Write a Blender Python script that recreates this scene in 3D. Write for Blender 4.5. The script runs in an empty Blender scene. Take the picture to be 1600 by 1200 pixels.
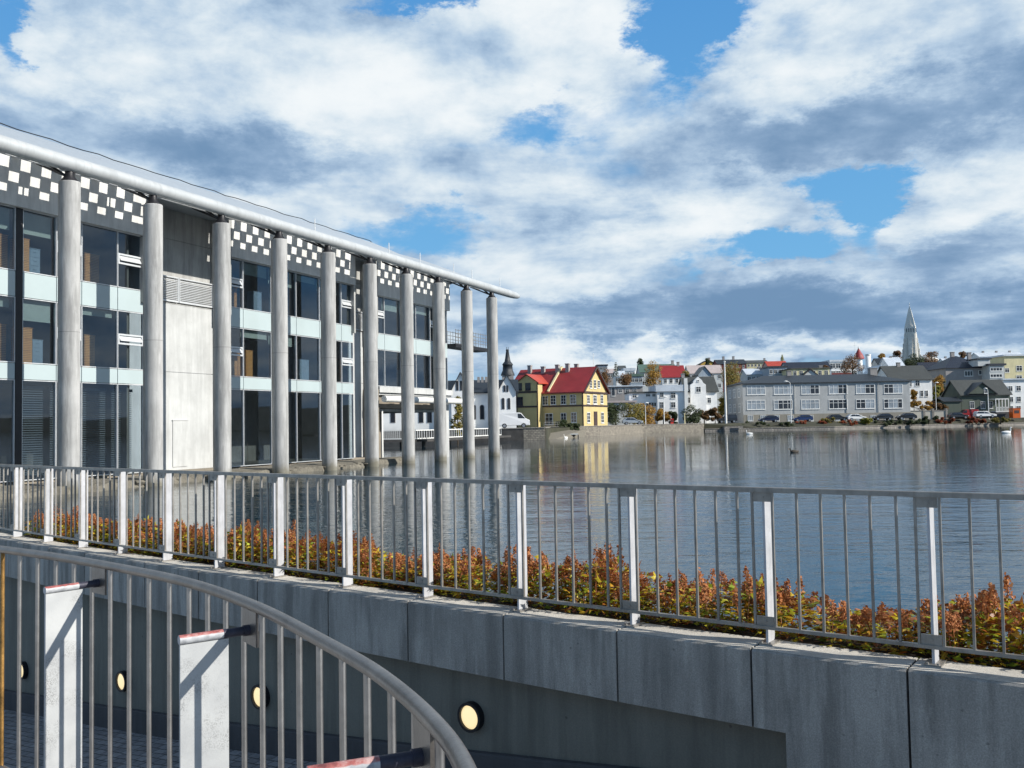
import bpy, math, random
import numpy as np
from mathutils import Vector, Matrix
random.seed(7)
S = bpy.context.scene
COL = S.collection
RAD = math.radians
# ------------------------------------------------------------------ camera
F = 1450.0; EZ = 2.1
PITCH = math.atan(63.3 / F); ROLL = RAD(-1.0)
CR = Matrix.Rotation(math.pi / 2 + PITCH, 3, 'X') @ Matrix.Rotation(ROLL, 3, 'Z')
cam_d = bpy.data.cameras.new('camera'); cam = bpy.data.objects.new('camera', cam_d); COL.objects.link(cam)
cam.matrix_world = Matrix.Translation((0, 0, EZ)) @ CR.to_4x4()
cam_d.sensor_width = 36; cam_d.lens = 36 * F / 1600; cam_d.clip_end = 12000; cam_d.clip_start = 0.05
S.camera = cam
def ray(px, py): return CR @ Vector(((px - 800) / F, -(py - 600) / F, -1))
def atz(px, py, z):
    d = ray(px, py); return Vector((0, 0, EZ)) + d * ((z - EZ) / d.z)
def aty(px, py, Y):
    d = ray(px, py); return Vector((0, 0, EZ)) + d * (Y / d.y)
def onplane(px, py, o, n):
    d = ray(px, py); e = Vector((0, 0, EZ)); return e + d * ((Vector(o) - e).dot(n) / d.dot(n))

# ------------------------------------------------------------------ objects
INV = {}
class MB:
    """collects shapes given in world space, builds one mesh object"""
    def __init__(s): s.v = []; s.f = []; s.sm = []
    def add(s, vs, fs, smooth=False):
        b = len(s.v); s.v += [tuple(p) for p in vs]
        s.f += [tuple(b + i for i in f) for f in fs]; s.sm += [smooth] * len(fs)
        return s
    def hexa(s, p):
        return s.add(p, [(0, 3, 2, 1), (4, 5, 6, 7), (0, 1, 5, 4), (1, 2, 6, 5), (2, 3, 7, 6), (3, 0, 4, 7)])
    def box(s, x0, x1, y0, y1, z0, z1):
        return s.hexa([(x0, y0, z0), (x1, y0, z0), (x1, y1, z0), (x0, y1, z0), (x0, y0, z1), (x1, y0, z1), (x1, y1, z1), (x0, y1, z1)])
    def obox(s, o, a, b, c):
        o, a, b, c = Vector(o), Vector(a), Vector(b), Vector(c)
        if a.cross(b).dot(c) < 0: a, b = b, a
        return s.hexa([o, o + a, o + a + b, o + b, o + c, o + a + c, o + a + b + c, o + b + c])
    def bar(s, p, q, w, h, up=(0, 0, 1)):
        p, q = Vector(p), Vector(q); d = (q - p); dn = d.normalized(); u = Vector(up)
        sd = dn.cross(u)
        if sd.length < 1e-4: sd = dn.cross(Vector((1, 0, 0)))
        sd.normalize(); u = sd.cross(dn)
        return s.obox(p - sd * w / 2 - u * h / 2, d, sd * w, u * h)
    def tube(s, pts, r, n=12, cap=True):
        pts = [Vector(p) for p in pts]; N = len(pts)
        rs = r if isinstance(r, (list, tuple)) else [r] * N
        vs = []; fs = []; prev = None
        for i in range(N):
            d = (pts[min(i + 1, N - 1)] - pts[max(i - 1, 0)]).normalized()
            if prev is None:
                a = d.cross(Vector((0, 0, 1)))
                if a.length < 1e-3: a = d.cross(Vector((0, 1, 0)))
            else: a = prev - d * prev.dot(d)
            a.normalize(); prev = a; b = d.cross(a)
            for k in range(n):
                t = 2 * math.pi * k / n; vs.append(pts[i] + (a * math.cos(t) + b * math.sin(t)) * rs[i])
        for i in range(N - 1):
            for k in range(n):
                k2 = (k + 1) % n; fs.append((i * n + k, i * n + k2, (i + 1) * n + k2, (i + 1) * n + k))
        s.add(vs, fs, True)
        if cap:
            s.add(vs[:n], [tuple(range(n))[::-1]]); s.add(vs[-n:], [tuple(range(n))])
        return s
    def prism(s, poly, o, a, b, c):
        """2d polygon (u,v) in plane o + u a + v b, extruded by vector c"""
        o, a, b, c = Vector(o), Vector(a), Vector(b), Vector(c)
        p = [o + a * u + b * v for u, v in poly]; n = len(p)
        fs = [tuple(range(n)), tuple(range(2 * n - 1, n - 1, -1))] + [(i, i + n, (i + 1) % n + n, (i + 1) % n) for i in range(n)]
        return s.add(p + [q + c for q in p], [f[::-1] for f in fs] if False else fs)
    def slab(s, quad, th):
        q = [Vector(p) for p in quad]; nz = Vector(th)
        n = len(q)
        return s.add(q + [p + nz for p in q], [tuple(range(n)), tuple(range(2 * n - 1, n - 1, -1))] + [(i, i + n, (i + 1) % n + n, (i + 1) % n) for i in range(n)])
    def lathe(s, c, prof, n=20, sx=1, sy=1, rot=0, cap=True):
        c = Vector(c); vs = []; fs = []
        for r, z in prof:
            for k in range(n):
                t = 2 * math.pi * k / n; x, y = r * sx * math.cos(t), r * sy * math.sin(t)
                vs.append(c + Vector((x * math.cos(rot) - y * math.sin(rot), x * math.sin(rot) + y * math.cos(rot), z)))
        for i in range(len(prof) - 1):
            for k in range(n):
                k2 = (k + 1) % n; fs.append((i * n + k, i * n + k2, (i + 1) * n + k2, (i + 1) * n + k))
        s.add(vs, fs, True)
        if cap: s.add(vs[:n], [tuple(range(n))[::-1]]); s.add(vs[-n:], [tuple(range(n))])
        return s
    def build(s, name, mat, parent=None, fix=True, **kw):
        me = bpy.data.meshes.new(name)
        M = INV.get(parent.name) if parent else None
        vs = [tuple(M @ Vector(p)) for p in s.v] if M else s.v
        me.from_pydata(vs, [], s.f); me.polygons.foreach_set('use_smooth', s.sm)
        if fix:
            import bmesh
            bm = bmesh.new(); bm.from_mesh(me); bmesh.ops.recalc_face_normals(bm, faces=bm.faces); bm.to_mesh(me); bm.free()
        me.update()
        if mat: me.materials.append(mat)
        o = bpy.data.objects.new(name, me); COL.objects.link(o)
        if parent:
            o.parent = parent
            if M: INV[o.name] = M
        tag(o, **kw)
        return o
def tag(o, label=None, cat=None, group=None, kind=None):
    if label: o['label'] = label
    if cat: o['category'] = cat
    if group: o['group'] = group
    if kind: o['kind'] = kind
    return o
def thing(name, loc, rz, label, cat, group=None):
    o = bpy.data.objects.new(name, None); COL.objects.link(o); o.empty_display_size = .3
    o.location = loc; o.rotation_euler = (0, 0, rz)
    INV[o.name] = (Matrix.Translation(loc) @ Matrix.Rotation(rz, 4, 'Z')).inverted()
    return tag(o, label, cat, group)
def copy_tree(o, parent=None, mats=None):
    c = o.copy(); COL.objects.link(c)
    if parent: c.parent = parent
    for ch in list(o.children): copy_tree(ch, c)
    return c

# ------------------------------------------------------------------ materials
def nd(nt, t, **kw):
    n = nt.nodes.new(t)
    for k, v in kw.items(): setattr(n, k, v)
    return n
def ramp(nt, fac, stops, interp='LINEAR'):
    r = nd(nt, 'ShaderNodeValToRGB'); r.color_ramp.interpolation = interp
    e = r.color_ramp.elements
    while len(e) > 1: e.remove(e[0])
    for i, (p, c) in enumerate(stops):
        x = e[0] if i == 0 else e.new(p)
        x.position = p; x.color = (*c, 1) if len(c) == 3 else c
    if fac is not None: nt.links.new(fac, r.inputs[0])
    return r.outputs[0]
def noise(nt, vec, scale, detail=4, rough=.55, dist=0.0, out=0):
    n = nd(nt, 'ShaderNodeTexNoise'); n.inputs['Scale'].default_value = scale; n.inputs['Detail'].default_value = detail
    n.inputs['Roughness'].default_value = rough; n.inputs['Distortion'].default_value = dist
    if vec is not None: nt.links.new(vec, n.inputs['Vector'])
    return n.outputs[out]
def math_(nt, op, a, b=None, c=None, clamp=False):
    m = nd(nt, 'ShaderNodeMath', operation=op); m.use_clamp = clamp
    for i, x in enumerate((a, b, c)):
        if x is None: continue
        if isinstance(x, (int, float)): m.inputs[i].default_value = x
        else: nt.links.new(x, m.inputs[i])
    return m.outputs[0]
def mapping(nt, vec, scale=(1, 1, 1), loc=(0, 0, 0), rot=(0, 0, 0)):
    m = nd(nt, 'ShaderNodeMapping'); m.inputs['Scale'].default_value = scale; m.inputs['Location'].default_value = loc; m.inputs['Rotation'].default_value = rot
    nt.links.new(vec, m.inputs['Vector']); return m.outputs[0]
def mixc(nt, fac, a, b, bt='MIX'):
    m = nd(nt, 'ShaderNodeMix', data_type='RGBA', blend_type=bt)
    for i, x in ((0, fac), (6, a), (7, b)):
        if isinstance(x, (int, float)): m.inputs[i].default_value = x
        elif isinstance(x, tuple): m.inputs[i].default_value = (*x, 1)
        else: nt.links.new(x, m.inputs[i])
    return m.outputs[2]
def newmat(name):
    m = bpy.data.materials.new(name); m.use_nodes = True; nt = m.node_tree
    return m, nt, nt.nodes['Principled BSDF']
def bump(nt, b, h, strength=.3, dist=.02):
    n = nd(nt, 'ShaderNodeBump'); n.inputs['Strength'].default_value = strength; n.inputs['Distance'].default_value = dist
    nt.links.new(h, n.inputs['Height']); nt.links.new(n.outputs[0], b.inputs['Normal'])
def wpos(nt): return nd(nt, 'ShaderNodeNewGeometry').outputs['Position']
def plain(name, col, rough=.6, metal=0., var=.18, scale=1.5, bs=0., spec=None, grime=0.):
    """painted / plain surface with irregular tone"""
    m, nt, b = newmat(name); p = wpos(nt)
    n = noise(nt, p, scale, 6, .62)
    lo = tuple(c * (1 - var) for c in col); hi = tuple(min(1, c * (1 + var)) for c in col)
    c = ramp(nt, n, [(.3, lo), (.7, hi)])
    if grime:
        g = noise(nt, mapping(nt, p, (1, 1, .12)), scale * 3, 5, .65)
        c = mixc(nt, math_(nt, 'MULTIPLY', ramp(nt, g, [(.5, (0, 0, 0)), (.72, (1, 1, 1))]), grime), c, tuple(x * .45 for x in col))
    nt.links.new(c, b.inputs['Base Color'])
    b.inputs['Roughness'].default_value = rough; b.inputs['Metallic'].default_value = metal
    if spec is not None: b.inputs['Specular IOR Level'].default_value = spec
    if bs: bump(nt, b, noise(nt, p, scale * 12, 5), bs, .01)
    return m
def concrete(name, col, scale=1., speck=.35, stain=.5, bs=.35, pits=True, patch=.16):
    m, nt, b = newmat(name); p = wpos(nt)
    big = noise(nt, p, .9 * scale, 6, .6)
    c = ramp(nt, big, [(.28, tuple(x * (1 - patch) for x in col)), (.5, col), (.72, tuple(min(1, x * (1 + patch)) for x in col))])
    st = noise(nt, mapping(nt, p, (1, 1, .09)), 4.5 * scale, 6, .68)
    c = mixc(nt, math_(nt, 'MULTIPLY', ramp(nt, st, [(.44, (0, 0, 0)), (.62, (1, 1, 1))]), stain), c, tuple(x * .5 for x in col))
    st2 = noise(nt, mapping(nt, p, (1, 1, .16), (4, 2, 1)), 6 * scale, 5, .6)
    c = mixc(nt, math_(nt, 'MULTIPLY', ramp(nt, st2, [(.53, (0, 0, 0)), (.68, (1, 1, 1))]), stain * .6), c, tuple(min(.9, x * 1.5) for x in col))
    fine = noise(nt, p, 90 * scale, 3, .7)
    c = mixc(nt, speck, c, ramp(nt, fine, [(.3, (.35, .35, .35)), (.5, (.5, .5, .5)), (.7, (.68, .68, .68))]), 'OVERLAY')
    if pits:
        v = nd(nt, 'ShaderNodeTexVoronoi'); v.inputs['Scale'].default_value = 5 * scale; nt.links.new(p, v.inputs['Vector'])
        pt = ramp(nt, v.outputs['Distance'], [(.035, (1, 1, 1)), (.07, (0, 0, 0))])
        c = mixc(nt, math_(nt, 'MULTIPLY', pt, .55), c, tuple(x * .3 for x in col))
    nt.links.new(c, b.inputs['Base Color']); b.inputs['Roughness'].default_value = .88
    bump(nt, b, fine, bs, .004)
    return m
M = {}
def column_mat(m):      # formwork joint half way up, tide stain at the foot
    nt = m.node_tree; b = nt.nodes['Principled BSDF']; src = b.inputs['Base Color'].links[0].from_socket
    p = wpos(nt); sx = nd(nt, 'ShaderNodeSeparateXYZ'); nt.links.new(p, sx.inputs[0]); z = sx.outputs[2]
    j = ramp(nt, math_(nt, 'ABSOLUTE', math_(nt, 'SUBTRACT', z, 5.55)), [(.008, (1, 1, 1)), (.02, (0, 0, 0))])
    c = mixc(nt, math_(nt, 'MULTIPLY', j, .5), src, (.12, .12, .12))
    zn = math_(nt, 'ADD', z, math_(nt, 'MULTIPLY', math_(nt, 'SUBTRACT', noise(nt, p, 3, 5), .5), .6))
    t = ramp(nt, zn, [(.12, (1, 1, 1)), (.55, (0, 0, 0))])
    c = mixc(nt, math_(nt, 'MULTIPLY', t, .75), c, (.13, .115, .07))
    nt.links.new(c, b.inputs['Base Color']); return m
M['col_concrete'] = concrete('column_concrete', (.40, .40, .395), .9, .4, .65)
M['col_concrete'] = column_mat(M['col_concrete'])
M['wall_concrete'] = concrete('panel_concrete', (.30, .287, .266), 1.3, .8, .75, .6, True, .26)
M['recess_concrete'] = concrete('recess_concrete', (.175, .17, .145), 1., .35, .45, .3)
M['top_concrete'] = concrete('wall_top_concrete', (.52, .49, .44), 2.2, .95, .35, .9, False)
M['white_concrete'] = concrete('white_concrete', (.47, .48, .48), .8, .25, .22, .25)
M['band_concrete'] = concrete('band_concrete', (.60, .60, .59), .8, .2, .25, .2)
M['dark_concrete'] = concrete('recessed_wall_concrete', (.36, .36, .35), .8, .3, .5, .3)
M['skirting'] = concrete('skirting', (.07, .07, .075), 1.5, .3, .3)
M['rubble'] = concrete('ledge_stone', (.17, .155, .125), 2.5, .7, .8, .8)
M['steel'] = plain('galvanised_steel', (.29, .275, .255), .42, .55, .25, 9, .15, grime=.35)
M['bright_steel'] = plain('brushed_stainless', (.46, .44, .42), .40, 1.0, .2, 14, .02, grime=.3)
M['rail_steel'] = plain('worn_handrail', (.27, .25, .235), .36, .85, .22, 7, .12, grime=.25)
M['post_plate'] = plain('galvanised_plate', (.47, .48, .51), .5, .15, .14, 7, .1, grime=.35)
def plate_mat():
    m, nt, b = newmat('weathered_grey_paint'); p = wpos(nt)
    c = ramp(nt, noise(nt, p, 6, 5), [(.3, (.36, .37, .38)), (.7, (.50, .51, .51))])
    worn = math_(nt, 'MULTIPLY', ramp(nt, noise(nt, p, 9, 4, .6), [(.48, (0, 0, 0)), (.62, (1, 1, 1))]), ramp(nt, noise(nt, p, 260, 3, .7), [(.5, (0, 0, 0)), (.56, (1, 1, 1))]))
    c = mixc(nt, math_(nt, 'MULTIPLY', worn, .7), c, (.13, .13, .13))
    nt.links.new(c, b.inputs['Base Color']); b.inputs['Roughness'].default_value = .55
    bump(nt, b, noise(nt, p, 200, 3), .2, .002); return m
M['plate_paint'] = plate_mat()
def worn_red():
    m, nt, b = newmat('worn_red_and_black_arm'); p = wpos(nt)
    red = ramp(nt, noise(nt, p, 30, 6, .7), [(.34, (.16, .05, .05)), (.5, (.36, .11, .10)), (.7, (.52, .36, .34))])
    sx = nd(nt, 'ShaderNodeSeparateXYZ'); nt.links.new(nd(nt, 'ShaderNodeNewGeometry').outputs['Normal'], sx.inputs[0])
    up = math_(nt, 'ADD', sx.outputs[2], math_(nt, 'MULTIPLY', math_(nt, 'SUBTRACT', noise(nt, p, 60, 4), .5), .6))
    c = mixc(nt, ramp(nt, up, [(.45, (0, 0, 0)), (.62, (1, 1, 1))]), ramp(nt, noise(nt, p, 45, 5), [(.35, (.30, .31, .33)), (.6, (.46, .47, .49))]), red)
    nt.links.new(c, b.inputs['Base Color']); b.inputs['Roughness'].default_value = .5; return m
M['arm'] = worn_red()
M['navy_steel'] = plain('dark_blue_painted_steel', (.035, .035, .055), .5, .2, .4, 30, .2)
M['rust_steel'] = plain('rust_stained_bar', (.36, .2, .06), .5, .6, .5, 20, .2)
M['black_steel'] = plain('black_steel', (.018, .018, .022), .45, .3, .2, 5)
M['roof_metal'] = plain('pale_roof_sheet', (.40, .44, .48), .38, .25, .07, 3, 0, grime=.12)
M['tube_metal'] = plain('pale_painted_tube', (.50, .52, .53), .36, .2, .10, 1.5, 0, grime=.3)
M['alu'] = plain('window_aluminium', (.62, .64, .66), .4, .3, .08, 4)
M['spandrel'] = plain('pale_aqua_glass_panel', (.40, .475, .49), .12, 0, .05, .6)
M['white_paint'] = plain('white_paint', (.74, .74, .72), .55, 0, .07, 1.2, 0, grime=.18)
M['blind'] = plain('grey_blind', (.16, .17, .17), .7, 0, .1, 3)
M['dark_inside'] = plain('dim_interior_paint', (.22, .19, .15), .8, 0, .3, .7)
def wood():
    m, nt, b = newmat('orange_wood'); p = wpos(nt)
    w = nd(nt, 'ShaderNodeTexWave', wave_type='BANDS', bands_direction='Z'); w.inputs['Scale'].default_value = 5; w.inputs['Distortion'].default_value = 1.5
    nt.links.new(p, w.inputs['Vector'])
    c = ramp(nt, w.outputs['Fac'], [(.1, (.30, .11, .03)), (.3, (.62, .27, .07)), (1, (.72, .34, .10))])
    nt.links.new(c, b.inputs['Base Color']); b.inputs['Roughness'].default_value = .5; return m
M['wood'] = wood()
def glass(name, tint, refl=(.8, .88, 1.0)):
    m = bpy.data.materials.new(name); m.use_nodes = True; nt = m.node_tree; nt.nodes.clear()
    o = nd(nt, 'ShaderNodeOutputMaterial'); tr = nd(nt, 'ShaderNodeBsdfTransparent'); gl = nd(nt, 'ShaderNodeBsdfGlossy')
    tr.inputs[0].default_value = (*tint, 1); gl.inputs[0].default_value = (*refl, 1); gl.inputs['Roughness'].default_value = .015
    lw = nd(nt, 'ShaderNodeLayerWeight'); lw.inputs[0].default_value = .5
    frv = math_(nt, 'ADD', math_(nt, 'MULTIPLY', math_(nt, 'POWER', lw.outputs['Facing'], 4), .85), .055)
    b = nd(nt, 'ShaderNodeBump'); b.inputs['Strength'].default_value = .008; b.inputs['Distance'].default_value = .05
    nt.links.new(noise(nt, wpos(nt), .9, 2), b.inputs['Height']); nt.links.new(b.outputs[0], gl.inputs['Normal'])
    mx = nd(nt, 'ShaderNodeMixShader'); nt.links.new(frv, mx.inputs[0]); nt.links.new(tr.outputs[0], mx.inputs[1]); nt.links.new(gl.outputs[0], mx.inputs[2])
    nt.links.new(mx.outputs[0], o.inputs[0]); return m
def lattice_mat():
    m, nt, b = newmat('frosted_lattice_panel'); b.inputs['Base Color'].default_value = (.7, .72, .72, 1); b.inputs['Roughness'].default_value = .5
    tl = nd(nt, 'ShaderNodeBsdfTranslucent'); tl.inputs[0].default_value = (.75, .76, .76, 1); mx = nd(nt, 'ShaderNodeMixShader'); mx.inputs[0].default_value = .55
    nt.links.new(b.outputs[0], mx.inputs[1]); nt.links.new(tl.outputs[0], mx.inputs[2]); nt.links.new(mx.outputs[0], nt.nodes['Material Output'].inputs[0]); return m
M['lattice'] = lattice_mat()
M['roller'] = plain('pale_roller_blind', (.42, .43, .34), .8, 0, .1, 2)
M['file_grey'] = plain('blue_grey_cabinet', (.25, .30, .33), .6, 0, .1, 2)
M['glass'] = glass('tinted_glass', (.70, .76, .80))
M['pane'] = plain('dark_window_pane', (.025, .03, .04), .06, 0, .3, .3)
M['pale_pane'] = plain('curtained_window_pane', (.30, .34, .38), .12, 0, .35, .45)
def lens():
    m, nt, b = newmat('lamp_lens'); b.inputs['Base Color'].default_value = (.85, .70, .42, 1); b.inputs['Roughness'].default_value = .35
    b.inputs['Emission Color'].default_value = (1, .78, .42, 1); b.inputs['Emission Strength'].default_value = .75; return m
M['lens'] = lens()
def cobble():
    m, nt, b = newmat('cobbles'); p = mapping(nt, wpos(nt), (1, 1, 0), (0, 0, 0), (0, 0, RAD(38)))
    br = nd(nt, 'ShaderNodeTexBrick'); br.inputs['Scale'].default_value = 5.2; br.inputs['Mortar Size'].default_value = .035; br.inputs['Mortar Smooth'].default_value = .6
    br.inputs['Brick Width'].default_value = .9; br.inputs['Row Height'].default_value = .55
    br.inputs['Color1'].default_value = (.30, .30, .31, 1); br.inputs['Color2'].default_value = (.19, .19, .20, 1); br.inputs['Mortar'].default_value = (.03, .03, .03, 1)
    nt.links.new(mapping(nt, noise_warp(nt, p), (1, 1, 1)), br.inputs['Vector'])
    c = mixc(nt, .5, br.outputs[0], ramp(nt, noise(nt, p, 14, 5), [(.3, (.3, .3, .3)), (.7, (.7, .7, .7))]), 'OVERLAY')
    nt.links.new(c, b.inputs['Base Color']); b.inputs['Roughness'].default_value = .7
    bump(nt, b, math_(nt, 'SUBTRACT', 1, br.outputs['Fac']), .8, .02); return m
def noise_warp(nt, p, amt=.06):
    n = noise(nt, p, 3, 2, .5, 0, 1)
    v = nd(nt, 'ShaderNodeVectorMath', operation='MULTIPLY_ADD'); nt.links.new(n, v.inputs[0]); v.inputs[1].default_value = (amt, amt, 0); nt.links.new(p, v.inputs[2])
    return v.outputs[0]
M['cobble'] = cobble()
M['asphalt'] = plain('asphalt', (.06, .06, .065), .85, 0, .25, 1, .3)
M['paving'] = plain('paving', (.26, .25, .24), .85, 0, .2, 1.2, .3)
M['grass'] = plain('grass_ground', (.045, .045, .028), .95, 0, .45, .35, .4)
M['soil'] = plain('soil', (.035, .026, .018), .95, 0, .4, 6, .6)
M['quay_dark'] = plain('dark_basalt', (.055, .052, .05), .85, 0, .4, 1.2, .6)
def stonewall(name, c1, c2, mortar, sc):
    m, nt, b = newmat(name)
    g = nd(nt, 'ShaderNodeNewGeometry'); p = g.outputs['Position']
    sx = nd(nt, 'ShaderNodeSeparateXYZ'); nt.links.new(p, sx.inputs[0])
    cb = nd(nt, 'ShaderNodeCombineXYZ'); nt.links.new(math_(nt, 'ADD', sx.outputs[0], math_(nt, 'MULTIPLY', sx.outputs[1], .7)), cb.inputs[0]); nt.links.new(sx.outputs[2], cb.inputs[1])
    br = nd(nt, 'ShaderNodeTexBrick'); br.inputs['Scale'].default_value = sc; br.inputs['Mortar Size'].default_value = .03
    br.inputs['Color1'].default_value = (*c1, 1); br.inputs['Color2'].default_value = (*c2, 1); br.inputs['Mortar'].default_value = (*mortar, 1)
    nt.links.new(cb.outputs[0], br.inputs['Vector'])
    c = mixc(nt, .6, br.outputs[0], ramp(nt, noise(nt, p, 2, 6, .7), [(.3, (.25, .25, .25)), (.7, (.75, .75, .75))]), 'OVERLAY')
    nt.links.new(c, b.inputs['Base Color']); b.inputs['Roughness'].default_value = .85
    bump(nt, b, br.outputs['Fac'], -.5, .05); return m
M['stone'] = stonewall('quay_stone', (.30, .27, .22), (.20, .18, .15), (.10, .09, .08), 1.1)
M['stone_edge'] = stonewall('kerb_stone', (.34, .31, .27), (.24, .22, .2), (.12, .11, .1), .8)
def corrug(name, col, var=.15, sc=14, axis='X'):
    m, nt, b = newmat(name); p = nd(nt, 'ShaderNodeTexCoord').outputs['Object']
    w = nd(nt, 'ShaderNodeTexWave', wave_type='BANDS', bands_direction=axis); w.inputs['Scale'].default_value = sc / 6.28
    nt.links.new(p, w.inputs['Vector'])
    c = ramp(nt, noise(nt, p, .5, 6, .65), [(.3, tuple(x * (1 - var) for x in col)), (.7, tuple(x * (1 + var) for x in col))])
    c = mixc(nt, .35, c, ramp(nt, w.outputs['Fac'], [(0, (.3, .3, .3)), (1, (.6, .6, .6))]), 'OVERLAY')
    nt.links.new(c, b.inputs['Base Color']); b.inputs['Roughness'].default_value = .5
    bump(nt, b, w.outputs['Fac'], .4, .05); return m
M['red_roof'] = corrug('red_iron_roof', (.27, .022, .025))
M['orange_roof'] = corrug('bright_red_roof', (.42, .055, .03))
M['slate_roof'] = corrug('dark_slate_roof', (.018, .024, .032))
M['grey_roof'] = corrug('grey_roof', (.06, .064, .06))
M['blue_roof'] = corrug('dark_blue_roof', (.012, .018, .034))
M['green_roof'] = corrug('dull_green_roof', (.09, .15, .12))
M['white_roof'] = corrug('pale_roof', (.55, .6, .66))
def wallmat(k, col, **kw): M[k] = plain(k + '_wall', col, .75, 0, kw.pop('var', .1), kw.pop('scale', .6), 0, grime=kw.pop('grime', .25))
wallmat('yellow', (.54, .43, .20)); wallmat('white', (.82, .82, .81), grime=.15); wallmat('greywall', (.40, .41, .41)); wallmat('cream', (.62, .56, .34)); wallmat('palegrey', (.5, .52, .52))
wallmat('darkgreen', (.075, .095, .075)); wallmat('darkred', (.16, .03, .03)); wallmat('ochre', (.5, .32, .06)); wallmat('bluegrey', (.32, .38, .44)); wallmat('pinkgrey', (.42, .36, .35)); wallmat('basement', (.27, .25, .21)); wallmat('taupe', (.30, .28, .27))
wallmat('gardenstone', (.45, .42, .36)); wallmat('churchstone', (.70, .68, .63), grime=.3)
M['trim'] = plain('dark_brown_trim', (.05, .03, .03), .6, 0, .2, 2)
M['bark'] = plain('bark', (.06, .045, .03), .9, 0, .35, 5, .5)
def leafmat(name, cols, rough=.55, trans=.25):
    m, nt, b = newmat(name)
    r = nd(nt, 'ShaderNodeNewGeometry').outputs['Random Per Island']
    oi = nd(nt, 'ShaderNodeObjectInfo').outputs['Random']
    r2 = math_(nt, 'FRACT', math_(nt, 'ADD', r, math_(nt, 'MULTIPLY', oi, .15)))
    n = len(cols)
    c = ramp(nt, r, [(i / (n - 1) if n > 1 else 0, k) for i, k in enumerate(cols)])
    nt.links.new(c, b.inputs['Base Color']); b.inputs['Roughness'].default_value = rough
    tl = nd(nt, 'ShaderNodeBsdfTranslucent'); nt.links.new(c, tl.inputs[0])
    mx = nd(nt, 'ShaderNodeMixShader'); mx.inputs[0].default_value = trans
    nt.links.new(b.outputs[0], mx.inputs[1]); nt.links.new(tl.outputs[0], mx.inputs[2])
    nt.links.new(mx.outputs[0], nt.nodes['Material Output'].inputs[0]); return m
M['leaf_mix'] = leafmat('autumn_bed_leaves', [(.11, .16, .02), (.30, .37, .03), (.72, .56, .04), (.40, .12, .02), (.16, .055, .02), (.66, .36, .03), (.50, .54, .05), (.20, .07, .02)], .42, .35)
M['plume'] = leafmat('rust_plumes', [(.36, .12, .04), (.55, .22, .075), (.46, .18, .06), (.26, .08, .03), (.60, .32, .14)], .8, .3)
M['leaf_green'] = leafmat('dark_green_leaves', [(.025, .04, .015), (.05, .07, .02), (.035, .05, .018)])
M['leaf_olive'] = leafmat('olive_yellow_leaves', [(.06, .07, .015), (.16, .14, .02), (.30, .22, .03), (.08, .08, .02)])
M['leaf_orange'] = leafmat('orange_leaves', [(.36, .18, .03), (.46, .28, .03), (.24, .12, .02), (.14, .08, .015)])
M['leaf_brown'] = leafmat('russet_leaves', [(.16, .07, .02), (.22, .11, .03), (.09, .045, .02), (.12, .075, .025)])
M['leaf_yellow'] = leafmat('yellow_leaves', [(.32, .27, .03), (.22, .22, .03), (.12, .13, .02)])
M['leaf_red'] = leafmat('red_leaves', [(.28, .05, .015), (.17, .03, .012), (.30, .10, .02)])
def paint(name, col, met=0.): return plain(name, col, .25, met, .05, 2)
M['car_navy'] = paint('navy_car_paint', (.015, .02, .05)); M['car_blue'] = paint('blue_car_paint', (.02, .04, .12)); M['car_white'] = paint('white_car_paint', (.75, .75, .75))
M['car_dark'] = paint('charcoal_car_paint', (.02, .022, .026)); M['car_red'] = paint('red_car_paint', (.28, .02, .02)); M['car_silver'] = paint('silver_car_paint', (.4, .42, .44), .4)
M['tyre'] = plain('tyre', (.015, .015, .015), .8); M['rim'] = plain('wheel_rim', (.4, .4, .42), .35, .7)
M['headlight'] = plain('headlight_glass', (.7, .72, .75), .15); M['orange_paint'] = paint('orange_paint', (.60, .12, .02)); M['red_paint'] = paint('red_paint', (.5, .03, .02))
M['feather_white'] = plain('white_feathers', (.75, .75, .73), .8, 0, .08, 8); M['feather_dark'] = plain('brown_feathers', (.05, .04, .03), .8, 0, .4, 12); M['beak'] = plain('orange_beak', (.5, .22, .03), .5)
def watermat():
    m, nt, b = newmat('lake_water'); p = wpos(nt)
    b.inputs['Base Color'].default_value = (.008, .028, .042, 1); b.inputs['Roughness'].default_value = .035; b.inputs['IOR'].default_value = 1.33; b.inputs['Specular IOR Level'].default_value = .42
    n1 = noise(nt, mapping(nt, p, (.55, 1.0, 1), (0, 0, 0), (0, 0, RAD(-18))), 2.6, 4, .55, .4)
    n2 = noise(nt, mapping(nt, p, (.5, 1.0, 1), (3, 1, 0), (0, 0, RAD(14))), .55, 3, .5, .2)
    n3 = noise(nt, mapping(nt, p, (.6, 1, 1)), 7.5, 3, .55)
    patch = ramp(nt, noise(nt, mapping(nt, p, (.012, .05, 1)), 1, 4, .6), [(.38, (.35, .35, .35)), (.62, (1, 1, 1))])
    h = math_(nt, 'ADD', math_(nt, 'ADD', math_(nt, 'MULTIPLY', n1, .5), math_(nt, 'MULTIPLY', n2, .9)), math_(nt, 'MULTIPLY', n3, .12))
    h = math_(nt, 'MULTIPLY', h, patch)
    sy = nd(nt, 'ShaderNodeSeparateXYZ'); nt.links.new(p, sy.inputs[0])
    h = math_(nt, 'MULTIPLY', h, ramp(nt, math_(nt, 'DIVIDE', sy.outputs[1], 100), [(.08, (1, 1, 1)), (.5, (.36, .36, .36)), (1, (.2, .2, .2))]))
    bump(nt, b, h, 1.0, WAVE); return m
WAVE = .062
M['water'] = watermat()
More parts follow.
